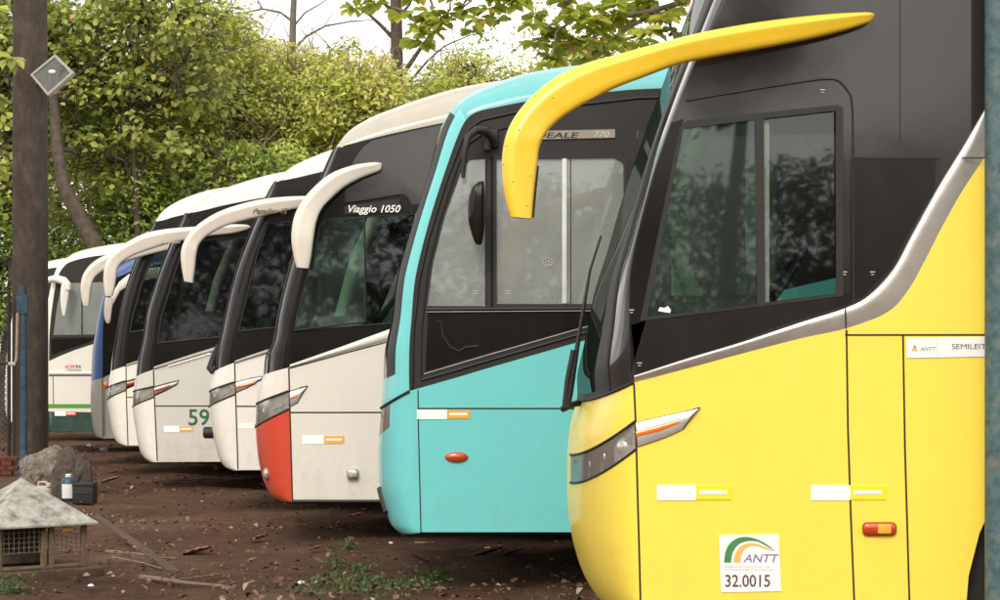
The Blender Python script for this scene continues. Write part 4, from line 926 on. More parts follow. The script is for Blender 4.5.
# green-striped white bus and the last one behind it
st8 = [((46, 430), (52, 431), 'x'), ((43, 429), (51.5, 430), 'x'), ((40, 424), (51, 425), 'x'), ((38.5, 416), (50.5, 416), 'x'), ((38, 408), (50, 406), 'x'), ((38, 398), (49.5, 396), 'x'),
       ((38, 388), (49, 384), 'x'), ((38.5, 378), (49, 375), 'x'), ((39, 370), (49, 368), 'x'), ((39.5, 364), (49, 361), 'x'),
       ((40.5, 350), (49, 348), 'x'), ((42.5, 335), (49.5, 333), 'x'), ((45, 318), (51, 316), 'x'), ((47.5, 303), (53, 301), 'x'), ((50, 290), (55, 288), 'x'), ((52.5, 280), (57, 279), 'x'), ((54.5, 273.5), (59.5, 273), 'x'), ((57, 267.5), (63.5, 267), 'x'), ((61, 262.5), (68, 263), 'x'),
       ((67, 258), (76, 260), 'y'), ((74, 253.5), (84, 258), 'y'), ((84, 250), (92, 256.5), 'y'), ((100, 246.5), (104, 255), 'y'), ((123, 243), (127, 252), 'y'), ((160, 240), (165, 249), 'y'), ((806, 236), (806, 246), 'y')]
def bus89(name, label, k, ox, green):
    tr = lambda p: ((p[0] - 500) * k + 500 + ox, (p[1] - HOR) * k + HOR)
    s = 64 * k; D = FPX / s; B = Bus(D, [(tr(a), tr(b), c) for a, b, c in st8]); B.roof_t = 18.5
    nx = (tr((38, 0))[0] - 500) / s; T = lambda L: [tr(p) for p in L]
    r = bus_root(name, D, nx, label)
    B.patch('front_bumper', 0, 3.5, 0, 2, 'dark_green' if green else 'white', r, thick=.02); B.patch('bonnet', 3.5, 9, 0, 2, 'white', r, thick=.02)
    B.patch('pillar', 9, 18, 0, .2, 'white', r); B.patch('windscreen', 9, 18, .2, 1.8, 'screen_glass', r); B.patch('pillar', 9, 18, 1.8, 2, 'white', r)
    B.patch('roof', 18, 25, 0, 2, 'white', r)
    pr = 806; waist = [(49, 361), (60, 356), (75, 350), (92, 344.5), (120, 337), (160, 330), (240, 326), (pr, 326)]
    low = T([(52, 431), (50.5, 416), (50, 406), (49, 384), (49, 368)] + waist + [(pr, 431)])
    for cx in (38 + 8.6 * 64, 38 + 2.62 * 64): low += [tr(p) for p in arch(cx, 431, .6 * 64, .66 * 64)]
    slab('side_panel', dedupe(low), D, 0, .03, 'white', r)
    win = T([(53, 335), (57, 305), (62, 283), (200, 279), (200, 333)])
    slab('window_band', dedupe(B.Sp(9, 25) + [tr(p) for p in reversed(waist)]), D, 0, .03, 'charcoal', r, holes=[win])
    wf = slab('side_window', win, D, .006, .012, 'pale_glass' if green else 'dark_glass', r)
    seamline(T([(52, 337), (200, 335)]), 1.6, D, 'rubber', wf, 'window_frame', y0=-.01); seamline(T([(82, 281), (82, 335)]), 1.2, D, 'rubber', wf, 'window_frame', y0=-.01); 
    MB().box((XZ(*tr((72, 0)), D)[0], D + 1.0, XZ(0, tr((0, 322))[1], D)[1]), (.35, .5, .5), bev=.1).build('driver_seat', 'seat_cloth', r)
    slab('lower_pane', T([(52, 355), (51, 339), (95, 338), (88, 342.5), (70, 348.5)]), D, -.003, .001, 'black_gloss', r)
    bulge('waist_ledge', T([(49, 371.5), (pr, 371)]), T([(49, 375), (pr, 374.5)]), D, .025, 'white', r)
    seamline(T([(49, 375.8), (pr, 375.3)]), .9, D, 'seam', r); seamline(T([(53, 376), (53.5, 404)]), .8, D, 'seam', r)
    if green:
        slab('green_stripe', T([(48, 404), (pr, 405), (pr, 409.5), (48, 408)]), D, -.004, -.001, 'green_line', r)
        slab('green_skirt', T([(50.5, 411.5), (205, 413.5), (205, 431), (52, 431)]), D, -.004, -.001, 'dark_green', r)
        tape(r, D, 54.7, 66, 76, 411.2, 415.8, 'tape_red', .006)
        text('ACERT', 65, 367.8, 2.8, D - .002, 'tape_red', r, bold=.03, sx=1.0); text('RA', 76, 367.8, 2.8, D - .002, 'blue', r, bold=.03, sx=1.0); text('(TRANS)', 65.6, 371, 2.3, D - .027, 'ink_dark', r, sx=1.28)
        m = MB(); m.tube([P3(49, 280, D - .05), P3(56, 278.5, D - .12), P3(64, 281, D - .2), P3(67.5, 285, D - .22), P3(67.5, 290, D - .22)], [.05, .06, .065, .06, .05], 12); a = m.build('mirror_arm', 'white', r)
        O = [(61.5, 284), (60.5, 292), (60.8, 304), (62.5, 315.5)]; I = [(70, 284), (69, 293), (67, 305), (65, 315.5)]
        arm('mirror_housing', O, I, D, (.22, .22), 'white', a, flat=.6, glass=False)
    common(r, B, tr((pr, 0))[0], .36, nx, far_hole=(nx + .5, nx + 2.4, 2.0, 2.7), band=('white', 'charcoal'), t_w=9)
bus89('green_striped_bus', 'white bus with a green stripe and dark green skirt beyond the thick post', 1.0, 0, True)
bus89('far_white_bus', 'farthest white bus, only a sliver of its roof and nose showing by the thick post', .89, -84, False)

# ================================================================= trees
def leaves_mesh(name, pos, nrm, size, mat, parent, rnd, aspect=.5, big=False):
    """numpy leaf cloud: every leaf is two quads folded along its midrib"""
    n = len(pos); d = rng.normal(size=(n, 3)); d -= (d * nrm).sum(1)[:, None] * nrm; d /= np.linalg.norm(d, axis=1)[:, None] + 1e-9
    if big is not False: d = big
    s = np.cross(nrm, d); L = size[:, None]; wd = L * aspect
    b = pos; t = pos + d * L - nrm * L * .12
    def side(sg, a, ww): return pos + d * L * a + s * wd * ww * sg + nrm * L * .10
    P = np.stack([b, side(1, .38, .36), side(1, .75, .46), t, side(-1, .75, .46), side(-1, .38, .36)], 1).reshape(-1, 3)
    k = np.arange(n)[:, None] * 6; Q = np.concatenate([k + np.array([[0, 1, 2, 3]]), k + np.array([[0, 3, 4, 5]])], 1).reshape(-1)
    me = bpy.data.meshes.new(name); me.vertices.add(n * 6); me.loops.add(n * 8); me.polygons.add(n * 2)
    off = np.array(root_loc(parent)); me.vertices.foreach_set('co', (P - off).ravel())
    me.loops.foreach_set('vertex_index', Q); me.polygons.foreach_set('loop_start', np.arange(n * 2) * 4); me.polygons.foreach_set('loop_total', np.full(n * 2, 4))
    me.update(); at = me.attributes.new('rnd', 'FLOAT', 'FACE'); at.data.foreach_set('value', np.repeat(rnd, 2).astype('f'))
    me.materials.append(MATS[mat]); o = bpy.data.objects.new(name, me); col.objects.link(o); o.parent = parent
    return o
def limb(p0, p1, wob=.12, n=6):
    p0, p1 = np.array(p0, float), np.array(p1, float); L = np.linalg.norm(p1 - p0); out = []
    o = rng.normal(size=3) * wob * L
    for i in range(n + 1):
        f = i / n; out.append(tuple(p0 + (p1 - p0) * f + o * math.sin(f * math.pi) * .6 + (rng.normal(size=3) * .03 * L if 0 < i < n else 0)))
    return out
def tree(name, label, x, y, trunk, crown, clumps, leaf, mat, per=90, cr_r=.55, bark='bark', r0=.16, group='trees beyond the buses', aspect=.5, bare=0, hue=0.0, flatc=.7, shell=.35):
    """trunk = list of points; crown = (cx,cy,cz,rx,ry,rz)"""
    root = empty(name, (x, y, 0), label, 'tree', group)
    m = MB(); n = len(trunk); m.tube([(a, b, c) for a, b, c in trunk], [r0 * (1 - .6 * i / (n - 1)) for i in range(n)], 10)
    cx, cy, cz, rx, ry, rz = crown; C = []
    while len(C) < clumps:
        v = rng.uniform(-1, 1, 3); q = np.linalg.norm(v)
        if q > 1 or q < shell * rng.random(): continue
        C.append(np.array([cx + v[0] * rx, cy + v[1] * ry, max(.4, cz + v[2] * rz)]))
    C = np.array(C); T = np.array(trunk)
    for i, c in enumerate(C):
        if i % 2 == 0 or bare:
            j = T[np.argmin(np.linalg.norm(T - c, axis=1) + .7 * np.maximum(0, T[:, 2] - c[2] + .4))]
            Lp = limb(j, c, .1); m.tube(Lp, [.045 * r0 / .16 * (1 - .8 * k / 6) + .006 for k in range(7)], 5, False)
            for _ in range(5):
                e = c + rng.normal(size=3) * cr_r * 1.1; m.tube(limb(Lp[4], e, .15, 3), [.018, .014, .010, .005], 4, False)
    m.build('trunk', bark, root)
    for _ in range(bare): pass
    cp = np.repeat(C, per, 0); v = rng.normal(size=cp.shape); v /= np.linalg.norm(v, axis=1)[:, None]
    rad = cr_r * (rng.random(len(cp)) ** .45)[:, None] * np.repeat(rng.uniform(.6, 1.35, clumps), per)[:, None]
    pos = cp + v * rad * np.array([1, 1, flatc]); nr = v * .45 + rng.normal(size=v.shape) * .4 + np.array([0, -.15, .55]); nr /= np.linalg.norm(nr, axis=1)[:, None]
    cl = np.repeat(rng.uniform(-.28, .28, clumps), per); rnd = np.clip(.45 + hue + cl + rng.normal(size=len(cp)) * .16, 0, .97); rnd[rng.random(len(cp)) < .006] = 1
    leaves_mesh('crown', pos, nr, leaf * rng.uniform(.6, 1.25, len(cp)), mat, root, rnd, aspect)
    return root
def tx(px, Y): return (px - 500) * Y / FPX
def tz(py, Y): return CAMZ + (HOR - py) * Y / FPX
def std(name, label, px, Y, top, base=235, wpx=60, clumps=60, leaf=.15, mat='leaf_pale', lean=0, **kw):
    Y += 3.4; x = tx(px, Y); zt, zb = tz(top, Y), tz(base, Y); rx = wpx * Y / FPX; h = zt
    tr = [(x + lean * (1 - i / 5) + .12 * math.sin(i * 2.1 + px), Y + .1 * math.cos(i * 1.7), -.1 + (zb + (zt - zb) * .7) * i / 5) for i in range(6)]
    return tree(name, label, tr[0][0], Y, tr, (x, Y, (zt + zb) / 2, rx, 1.2, (zt - zb) / 2), clumps, leaf, mat, **kw)
# broad-leaved tree upper left
std('broad_leaved_tree', 'broad-leaved tree with rounded green leaves at the upper left beside the thick post', 135, 37.5, -60, 195, 92, 80, .155, 'leaf_broad', per=75, cr_r=.6, aspect=.75, shell=.2, hue=.12, r0=.09)
std('broad_leaved_tree', 'broad-leaved tree filling the far upper left corner behind the thick post', 10, 37, -70, 250, 60, 60, .155, 'leaf_broad', per=80, hue=.12, cr_r=.6, aspect=.8)
std('pale_tree', 'tall pale tree showing between the broad leaves at the upper left', 205, 40.5, -10, 180, 60, 60, .14, 'leaf_pale', per=115, bark='twig', hue=.05)
std('pale_tree', 'tall yellowish tree close behind the floodlight', 95, 40.2, 10, 240, 50, 60, .14, 'leaf_pale', per=115, bark='twig', hue=.1)
# leaning trunk tree
LY = 39.2; x0 = tx(100, LY)
tree('leaning_tree', 'tree with a thick dark trunk leaning left behind the green-striped bus', x0 + .5, LY,
     [(x0 + .75, LY, -.1), (x0 + .4, LY, 2.2), (tx(94, LY), LY, tz(244, LY)), (tx(78, LY), LY, tz(215, LY)), (tx(63, LY), LY, tz(185, LY)), (tx(56, LY), LY + .1, tz(150, LY)), (tx(44, LY), LY + .8, tz(90, LY)), (tx(30, LY), LY + 1.2, tz(30, LY))],
     (tx(50, 41), 41, 7.3, 1.8, 1.0, 1.9), 40, .14, 'leaf_mid', per=95, r0=.2)
# middle rank, pale foliage
std('pale_tree', 'pale yellow-green tree behind the far buses, right of the leaning trunk', 150, 41, 95, 250, 55, 60, .128, 'leaf_pale', per=130, bark='twig')
std('pale_tree', 'pale yellow-green tree rising behind the white roofs in the middle left', 225, 41.5, 25, 225, 62, 90, .128, 'leaf_pale', per=130, hue=.12, bark='twig')
std('pale_tree', 'pale tree with drooping clumps above the white bus roofs', 300, 42, 50, 210, 62, 85, .128, 'leaf_pale', per=130, hue=.18, bark='twig')
std('pale_tree', 'pale yellowish tree above the grey roof of the red-nosed bus', 362, 41, 58, 200, 52, 70, .15, 'leaf_pale', per=130, hue=.2, bark='twig')
std('pale_tree', 'small pale tree directly above the turquoise roof front', 430, 43, 76, 190, 48, 60, .14, 'leaf_pale', per=115, hue=.1)
std('pale_tree', 'loose pale tree against the sky above the turquoise roof', 485, 45, 52, 150, 60, 50, .13, 'leaf_pale', per=75, hue=.1, cr_r=.45)
std('pale_tree', 'pale feathery tree showing through the big leaves above the yellow mirror arm', 590, 46, 12, 150, 75, 55, .13, 'leaf_pale', per=70, hue=.15, cr_r=.5)
std('pale_tree', 'thin pale tree fading into the sky between the two bare trunks', 335, 46, 40, 150, 60, 40, .12, 'leaf_pale', per=60, hue=.2, cr_r=.45, bark='twig')
# undergrowth
std('pale_tree', 'wispy pale tree filling the dip between the two trunks against the sky', 345, 44, 48, 200, 60, 60, .125, 'leaf_pale', per=90, hue=.22, cr_r=.5, bark='twig')
std('pale_tree', 'wispy pale tree left of the thin bare tree at the sky line', 262, 44, 34, 200, 50, 60, .125, 'leaf_pale', per=90, hue=.2, cr_r=.5, bark='twig')
std('pale_tree', 'wispy pale tree at the left end of the turquoise roof against the sky', 452, 44, 62, 190, 50, 50, .125, 'leaf_pale', per=85, hue=.22, cr_r=.5, bark='twig')
std('bush', 'dense green bush behind the farthest bus roofs left of the leaning trunk', 58, 38, 235, 330, 40, 36, .14, 'leaf_mid', per=90)
std('bush', 'leafy bush filling the left edge behind the wire fence', -5, 37.5, 150, 400, 50, 50, .14, 'leaf_mid', per=90)
std('bush', 'tangled bush with brown twigs right of the leaning trunk', 140, 38.5, 168, 320, 55, 60, .13, 'leaf_mid', per=80, bark='bark_grey')
std('bush', 'dark green bush low behind the white coach roofs', 215, 39, 130, 290, 55, 60, .14, 'leaf_mid', per=115, bark='twig')
std('bush', 'green bush touching the roof of the plain white bus', 290, 39, 140, 270, 55, 60, .14, 'leaf_mid', per=115, bark='twig', hue=.1)
# back rank, shade put into the leaf colour
for (px, top, lab) in ((60, 40, 'dark tree in the back rank behind the leaning trunk'), (170, 30, 'dark tree in the back rank behind the broad-leaved one'), (260, 105, 'dark tree in the back rank above the white roofs'), (340, 112, 'dark tree in the back rank above the grey roof'), (420, 118, 'dark tree in the back rank left of the turquoise roof'), (500, 100, 'dark tree in the back rank behind the turquoise roof')):
    std('background_tree', lab, px, 47, top, 300, 75, 70, .2, 'leaf_dark', per=75, cr_r=.8, hue=.1)
# tall trunk against the sky
T = 50.0
def tree_sky():
    X = lambda p: tx(p, T); Z = lambda p: tz(p, T)
    root = empty('tall_tree', (X(392), T, 0), 'tall tree whose bare brown trunk stands against the white sky', 'tree', 'trees beyond the buses')
    m = MB(); m.tube([(X(388), T, 0), (X(390), T, 3), (X(394), T, Z(110)), (X(397), T, Z(60)), (X(396), T, Z(0)), (X(398), T, Z(-60))], [.22, .21, .17, .15, .14, .11], 10)
    for pts, rr in (([(400, 78), (412, 62), (424, 45), (440, 28), (470, 5)], .07), ([(398, 92), (412, 80), (428, 62), (445, 48), (470, 38), (490, 36)], .035),
                    ([(395, 40), (380, 25), (365, 12), (350, -10)], .06), ([(424, 45), (436, 52), (455, 50)], .025), ([(440, 28), (450, 10), (452, -20)], .035), ([(397, 20), (410, 5), (420, -20)], .05),
                    ([(398, 98), (380, 88), (360, 86)], .03)):
        P = [(X(a), T - .1 * i, Z(b)) for i, (a, b) in enumerate(pts)]; m.tube(P, [rr * (1 - .7 * i / (len(P) - 1)) for i in range(len(P))], 7)
    m.build('trunk', 'bark', root)
    C = np.array([(X(a), T + rng.uniform(-.5, .5), Z(b)) for a, b in [(430, 70), (448, 58), (470, 50), (488, 42), (410, 100), (372, 92), (520, 40), (545, 60), (535, 20), (560, 45), (548, -5), (350, -25), (390, -50), (440, -40)]])
    per = 55; cp = np.repeat(C, per, 0); v = rng.normal(size=cp.shape); pos = cp + v * .22; nr = rng.normal(size=v.shape) + np.array([0, 0, .6]); nr /= np.linalg.norm(nr, axis=1)[:, None]
    leaves_mesh('crown', pos, nr, .13 * rng.uniform(.6, 1.2, len(cp)), 'leaf_mid', root, np.clip(.6 + rng.normal(size=len(cp)) * .2, 0, .97))
tree_sky()
def bare_tree():
    Y = 50.0; X = lambda p: tx(p, Y); Z = lambda p: tz(p, Y)
    root = empty('bare_tree', (X(290), Y, 0), 'thin grey bare-branched tree against the white sky left of centre', 'tree', 'trees beyond the buses')
    m = MB(); m.tube([(X(286), Y, 0), (X(288), Y, 4), (X(292), Y, Z(60)), (X(293), Y, Z(20)), (X(295), Y, Z(-30))], [.13, .11, .09, .08, .06], 8)
    for pts, rr in (([(293, 50), (306, 36), (325, 25), (350, 20), (372, 18)], .04), ([(293, 22), (280, 12), (262, 8), (240, 12), (225, 10)], .035), ([(294, 26), (305, 12), (318, 4), (336, -8)], .03),
                    ([(306, 36), (300, 28), (310, 24)], .015), ([(240, 12), (232, 26), (236, 44)], .03), ([(325, 25), (332, 14), (345, 6)], .014), ([(350, 20), (360, 26), (366, 34)], .01),
                    ([(262, 8), (255, -4), (250, -20)], .02), ([(232, 26), (222, 34), (216, 30)], .012), ([(280, 12), (272, 22), (262, 24)], .012)):
        P = [(X(a), Y + .08 * i, Z(b)) for i, (a, b) in enumerate(pts)]; m.tube(P, [rr * (1 - .7 * i / (len(P) - 1)) for i in range(len(P))], 6)
    m.build('trunk', 'bark_grey', root)
    C = np.array([(X(a), Y, Z(b)) for a, b in [(236, 22), (250, 5), (222, 40), (262, 60), (300, 72)]]); per = 40; cp = np.repeat(C, per, 0); v = rng.normal(size=cp.shape)
    nr = rng.normal(size=v.shape) + np.array([0, 0, .6]); nr /= np.linalg.norm(nr, axis=1)[:, None]
    leaves_mesh('crown', cp + v * .25, nr, .12 * rng.uniform(.6, 1.2, len(cp)), 'leaf_pale', root, np.clip(.6 + rng.normal(size=len(cp)) * .2, 0, .97))
bare_tree()
def almond():
    """large obovate leaves in rosettes at the branch ends, hanging over the buses"""
    Y = 36.0; X = lambda p: tx(p, Y); Z = lambda p: tz(p, Y)
    root = empty('almond_tree', (X(720), Y, 0), 'overhanging tree with big pale green leaf rosettes above the turquoise bus', 'tree', 'trees beyond the buses')
    m = MB(); m.tube([(X(720), Y, 0), (X(722), Y, 3), (X(712), Y, 6), (X(700), Y, 8.2)], [.24, .2, .17, .13], 10)
    br = [[(705, -5), (660, -25), (600, -30), (540, -24), (480, -22), (420, -26), (370, -24)], [(690, 0), (650, 12), (610, 18), (575, 20), (556, 34), (552, 58)], [(600, -30), (570, 0), (556, 22), (545, 30)], [(480, -22), (470, -5), (462, 8)],
          [(420, -26), (428, -6), (434, 10)], [(370, -24), (380, -2), (388, 8), (410, 14), (418, 30)], [(650, 12), (640, 22), (625, 30), (608, 44)], [(650, 12), (668, 20), (674, 40)], [(540, -24), (520, -8), (508, 2)]]
    for b in br:
        P = [(X(a), Y - .05 * i, Z(c)) for i, (a, c) in enumerate(b)]; m.tube(P, [.055 * (1 - .75 * i / (len(P) - 1)) for i in range(len(P))], 7)
    m.build('trunk', 'bark_grey', root)
    ros = [(a + dx, b + dy) for a, b in ((362, 2), (418, 34), (440, 30), (455, -4), (478, 26), (508, 14), (545, 40), (556, 62), (562, 30), (588, 38), (608, 24), (634, 14), (648, 34), (672, 20), (600, 56), (525, -2), (575, -8), (650, -8)) for dx, dy in ((9, -9), (-9, 7))] + [(362, 2), (378, 12), (388, -6), (405, 22), (418, 34), (425, 46), (412, 0), (432, 18), (440, 30), (455, -4), (466, 14), (478, 26), (490, 2), (508, 14), (520, 4), (545, 40), (556, 62), (536, 18), (562, 30), (574, 12), (588, 38), (600, 56), (608, 24), (620, 44), (634, 14), (648, 34), (660, 52), (672, 20), (580, -10), (620, -8), (660, -6), (690, 4), (440, -12), (350, -10), (550, -12), (548, 58), (572, 52), (617, 56), (596, 10), (645, 2), (628, -20), (682, 36), (500, -14), (470, -10), (398, -16), (372, -12),
           (565, 44), (583, 24), (603, 38), (625, 28), (657, 16), (560, 8), (530, 34), (640, 50), (592, 52), (612, 8), (670, 2)]
    pos = []; nr = []; d = []; sz = []; rd = []
    for a, b in ros:
        c = np.array([X(a) + rng.normal() * .04, Y + rng.uniform(-.6, .6), Z(b) + .12]); base = rng.uniform(.3, .75)
        for k in range(13):
            an = k * 2.4 + rng.uniform(-.3, .3); dr = rng.uniform(-.75, .25); dd = np.array([math.cos(an), math.sin(an), dr]); dd /= np.linalg.norm(dd)
            upv = np.array([0, 0, 1.0]) + rng.normal(size=3) * .25; nn = upv - dd * upv.dot(dd); nn /= np.linalg.norm(nn)
            pos.append(c + dd * .02); d.append(dd); nr.append(nn); sz.append(rng.uniform(.2, .33)); rd.append(base + rng.normal() * .14)
    rd = np.clip(np.array(rd), 0, .97); rd[rng.random(len(rd)) < .03] = 1
    leaves_mesh('crown', np.array(pos), np.array(nr), np.array(sz), 'leaf_almond', root, rd, .62, big=np.array(d))
almond()
def left_near():
    Y = 24.5; X = lambda p: tx(p, Y); Z = lambda p: tz(p, Y)
    root = empty('almond_tree', (X(-150), Y, 0), 'big-leaved branch reaching in at the left edge in front of the thick post', 'tree', 'trees beyond the buses')
    m = MB(); m.tube([(X(-150), Y, 0), (X(-152), Y, 2.5), (X(-148), Y, 5), (X(-150), Y, 8)], [.2, .17, .14, .1], 10)
    m.tube([(X(-149), Y, 4.2), (X(-80), Y, Z(70)), (X(-30), Y, Z(52)), (X(2), Y, Z(56))], [.07, .05, .03, .012], 7); m.tube([(X(-148), Y, 3.4), (X(-70), Y, Z(190)), (X(-5), Y, Z(165))], [.06, .04, .012], 7)
    m.build('trunk', 'bark_grey', root); pos = []; nr = []; d = []; sz = []
    for a, b, n_ in ((13, 58, 9), (4, 60, 7), (-14, 40, 9), (-10, 95, 9), (-4, 165, 8), (-16, 140, 8), (-30, 70, 10), (-8, 10, 9)):
        for k in range(n_):
            an = k * 2.4; dd = np.array([math.cos(an), math.sin(an) * .8, rng.uniform(-.9, .2)]); dd /= np.linalg.norm(dd); upv = np.array([0, -.3, 1.0]) + rng.normal(size=3) * .2; nn = upv - dd * upv.dot(dd); nn /= np.linalg.norm(nn)
            pos.append((X(a), Y, Z(b))); d.append(dd); nr.append(nn); sz.append(rng.uniform(.16, .27))
    leaves_mesh('crown', np.array(pos), np.array(nr), np.array(sz), 'leaf_broad', root, np.clip(.6 + rng.normal(size=len(pos)) * .2, 0, .97), .5, big=np.array(d))
left_near()

# trees on the camera's side of the yard: they shade the yard and show as reflections in the glass
k = 0
for (x, y, h, lab) in ((-52, -74, 13.5, 'round tree far behind the camera on the left'), (-30, -78, 11.4, 'low tree behind the camera left of the gap'), (-12, -76, 12.6, 'tree behind the camera near the middle'), (6, -77, 10.8, 'low tree straight behind the camera'),
                       (22, -75, 13.2, 'tall tree behind the camera on the right'), (40, -78, 12.0, 'tree far behind the camera on the right'), (60, -76, 13.4, 'rightmost tree behind the camera')):
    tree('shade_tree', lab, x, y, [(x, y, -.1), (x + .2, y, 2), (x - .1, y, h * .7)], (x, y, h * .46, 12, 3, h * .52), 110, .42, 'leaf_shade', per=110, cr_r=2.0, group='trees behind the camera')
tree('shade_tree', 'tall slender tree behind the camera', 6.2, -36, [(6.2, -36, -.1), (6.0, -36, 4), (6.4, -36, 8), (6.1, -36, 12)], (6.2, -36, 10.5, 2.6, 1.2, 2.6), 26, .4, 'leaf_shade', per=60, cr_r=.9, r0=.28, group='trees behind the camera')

# ================================================================= left side things
def pole():
    Y = 27.2; x0, x1 = tx(12.5, Y), tx(48, Y); xc = (x0 + x1) / 2; rr = (x1 - x0) / 2
    root = empty('concrete_post', (xc, Y, 0), 'thick dark stained round concrete post at the left', 'post')
    m = MB(); m.lathe([(rr, -.2), (rr, 1.5), (rr * .98, 4), (rr * .9, 8.5)], (xc, Y, 0), 'Z', 40); m.build('shaft', 'wet_concrete', root)
    MB().tube([P3(46.2, 95, Y - .26), P3(46.6, 200, Y - .24), P3(47, 330, Y - .23), P3(47.5, 455, Y - .23)], .012, 6).build('cable', 'rubber', root)
    # floodlight: a diamond-turned square lamp
    fr = empty('floodlight', P3(51.5, 75, Y - .45), 'small square floodlight turned on its corner, fixed to the thick post', 'lamp')
    Yf = Y - .45; q = [(30.5, 75), (55, 54.5), (74, 73), (48, 96)]; qi = [(33.5, 75), (55, 57.5), (70.5, 73.3), (48.2, 92.5)]
    slab('housing', q, Yf, -.02, .05, 'flood_metal', fr, holes=[qi], at=Yf); slab('lamp_back', q, Yf, .05, .14, 'flood_metal', fr, at=Yf); slab('glass', qi, Yf, .0, .03, 'flood_glass', fr, at=Yf)
    MB().ell(P3(52, 72, Yf - .01), (.05, .02, .03), 12).build('bulb', 'paper', fr); MB().tube([P3(40, 80, Yf + .1), P3(36, 84, Y - .2)], .02, 6).build('bracket', 'flood_metal', fr)
pole()
def blue_post():
    Y = 26.2; root = empty('blue_post', (tx(23.5, Y), Y, 0), 'thin dark blue steel post standing in front of the thick concrete post', 'post')
    m = MB(); m.tube([(tx(24, Y), Y, -.1), (tx(23.6, Y), Y, 1.5), (tx(23.2, Y), Y, tz(285, Y))], .045, 10); m.build('shaft', 'pole_blue', root)
    m = MB(); m.box(P3(22.5, 305, Y - .02), (.14, .06, .24), bev=.01); m.build('clamp', 'pole_blue', root)
    m = MB(); m.tube([(tx(24, Y), Y, -.02), (tx(24, Y), Y, .12), (tx(24, Y), Y, .3)], [.1, .08, .045], 10); m.build('foot', 'pole_blue', root)
    MB().tube([P3(17.6, 313, Y - .05), P3(16.5, 358, Y - .05), P3(15.5, 362, Y - .05)], .02, 8).build('handle_bar', 'rust_pipe', root)
    MB().box(P3(12, 364, Y - .05), (.10, .04, .05), bev=.01).build('latch', 'flood_metal', root)
blue_post()
def fence():
    Y = 26.9; root = empty('wire_fence', (tx(-40, Y), Y, 0), 'dark chain-link fence panel at the left edge beside the posts', 'fence')
    m = MB(); x0, x1 = tx(-120, Y), tx(9, Y); z0, z1 = .15, tz(292, Y); st = .075; n = int((x1 - x0 + z1 - z0) / st)
    for i in range(n):
        for sg in (1, -1):
            a = x0 + i * st - (z1 - z0) if sg == 1 else x0 + i * st
            xa, xb = a, a + sg * (z1 - z0); za, zb = z0, z1
            if sg == 1:
                if xa < x0: za += x0 - xa; xa = x0
                if xb > x1: zb -= xb - x1; xb = x1
            else:
                if xa > x1: za += xa - x1; xa = x1
                if xb < x0: zb -= x0 - xb; xb = x0
            if zb > za + .02: m.tube([(xa, Y, za), (xb, Y + .003 * sg, zb)], .0045, 3, False)
    m.build('mesh', 'rubber', root)
    m = MB(); m.tube([(x0, Y, z1), (x1, Y, z1)], .02, 8); m.tube([(x1, Y, 0), (x1, Y, z1)], .025, 8); m.tube([(x0, Y, tz(363, Y)), (x1, Y, tz(363, Y))], .02, 8); m.build('frame', 'rubber', root)
fence()
def bricks():
    Y = 25.6; o = MB()
    for j in range(4):
        for i in range(7): o.box((tx(-60, Y) + i * .14 + (j % 2) * .07, Y, .04 + j * .06), (.133, .1, .053), bev=.005)
    tag(o.build('brick_kerb', 'brick', loc=(tx(-20, Y), Y, 0)), 'low row of red bricks at the foot of the fence', 'bricks')
bricks()
def rock(name, label, c, r, mat, seed, cut=None):
    from mathutils import noise as mn
    bm = bmesh.new(); bmesh.ops.create_icosphere(bm, subdivisions=5, radius=1)
    for v in bm.verts:
        p = v.co.copy(); k = 1 + .35 * mn.noise(p * 1.1 + Vector((seed, 0, 0))) + .16 * abs(mn.noise(p * 3 + Vector((seed, 5, 0)))) + .07 * mn.noise(p * 9 + Vector((seed, 5, 3))); p *= k
        p.z = min(p.z, .72 + .2 * p.x) if cut else p.z
        v.co = Vector((p.x * r[0], p.y * r[1], p.z * r[2])) + Vector(c)
    m = MB(); m.bm(bm); tag(m.build(name, mat, loc=(c[0], c[1], 0)), label, 'rock')
rock('boulder', 'large pale grey boulder with a flat sloping top at the left', (tx(50, 22.8), 22.8, .16), (.31, .3, .31), 'rock', 3.1)
rock('boulder', 'dark brown boulder leaning on the pale one behind the blue bottle', (tx(70, 22.3), 22.3, .13), (.22, .22, .33), 'rock_dark', 7.7)
def jug():
    Y = 20.6; x, z = XZ(43, 481, Y); root = empty('plastic_jug', (x, Y, 0), 'dirty cream plastic jug lying in front of the pale boulder', 'jug')
    MB().box((x, Y, .10), (.17, .14, .18), .3, .055).build('body', 'jug', root); m = MB(); m.tube([(x - .05, Y, .17), (x - .04, Y, .225), (x + .03, Y, .225), (x + .06, Y, .17)], .014, 8); m.build('handle', 'jug', root); MB().lathe([(.022, .18), (.022, .215), (.018, .22)], (x + .065, Y - .03, 0), 'Z', 14).build('cap', 'jug', root)
jug()
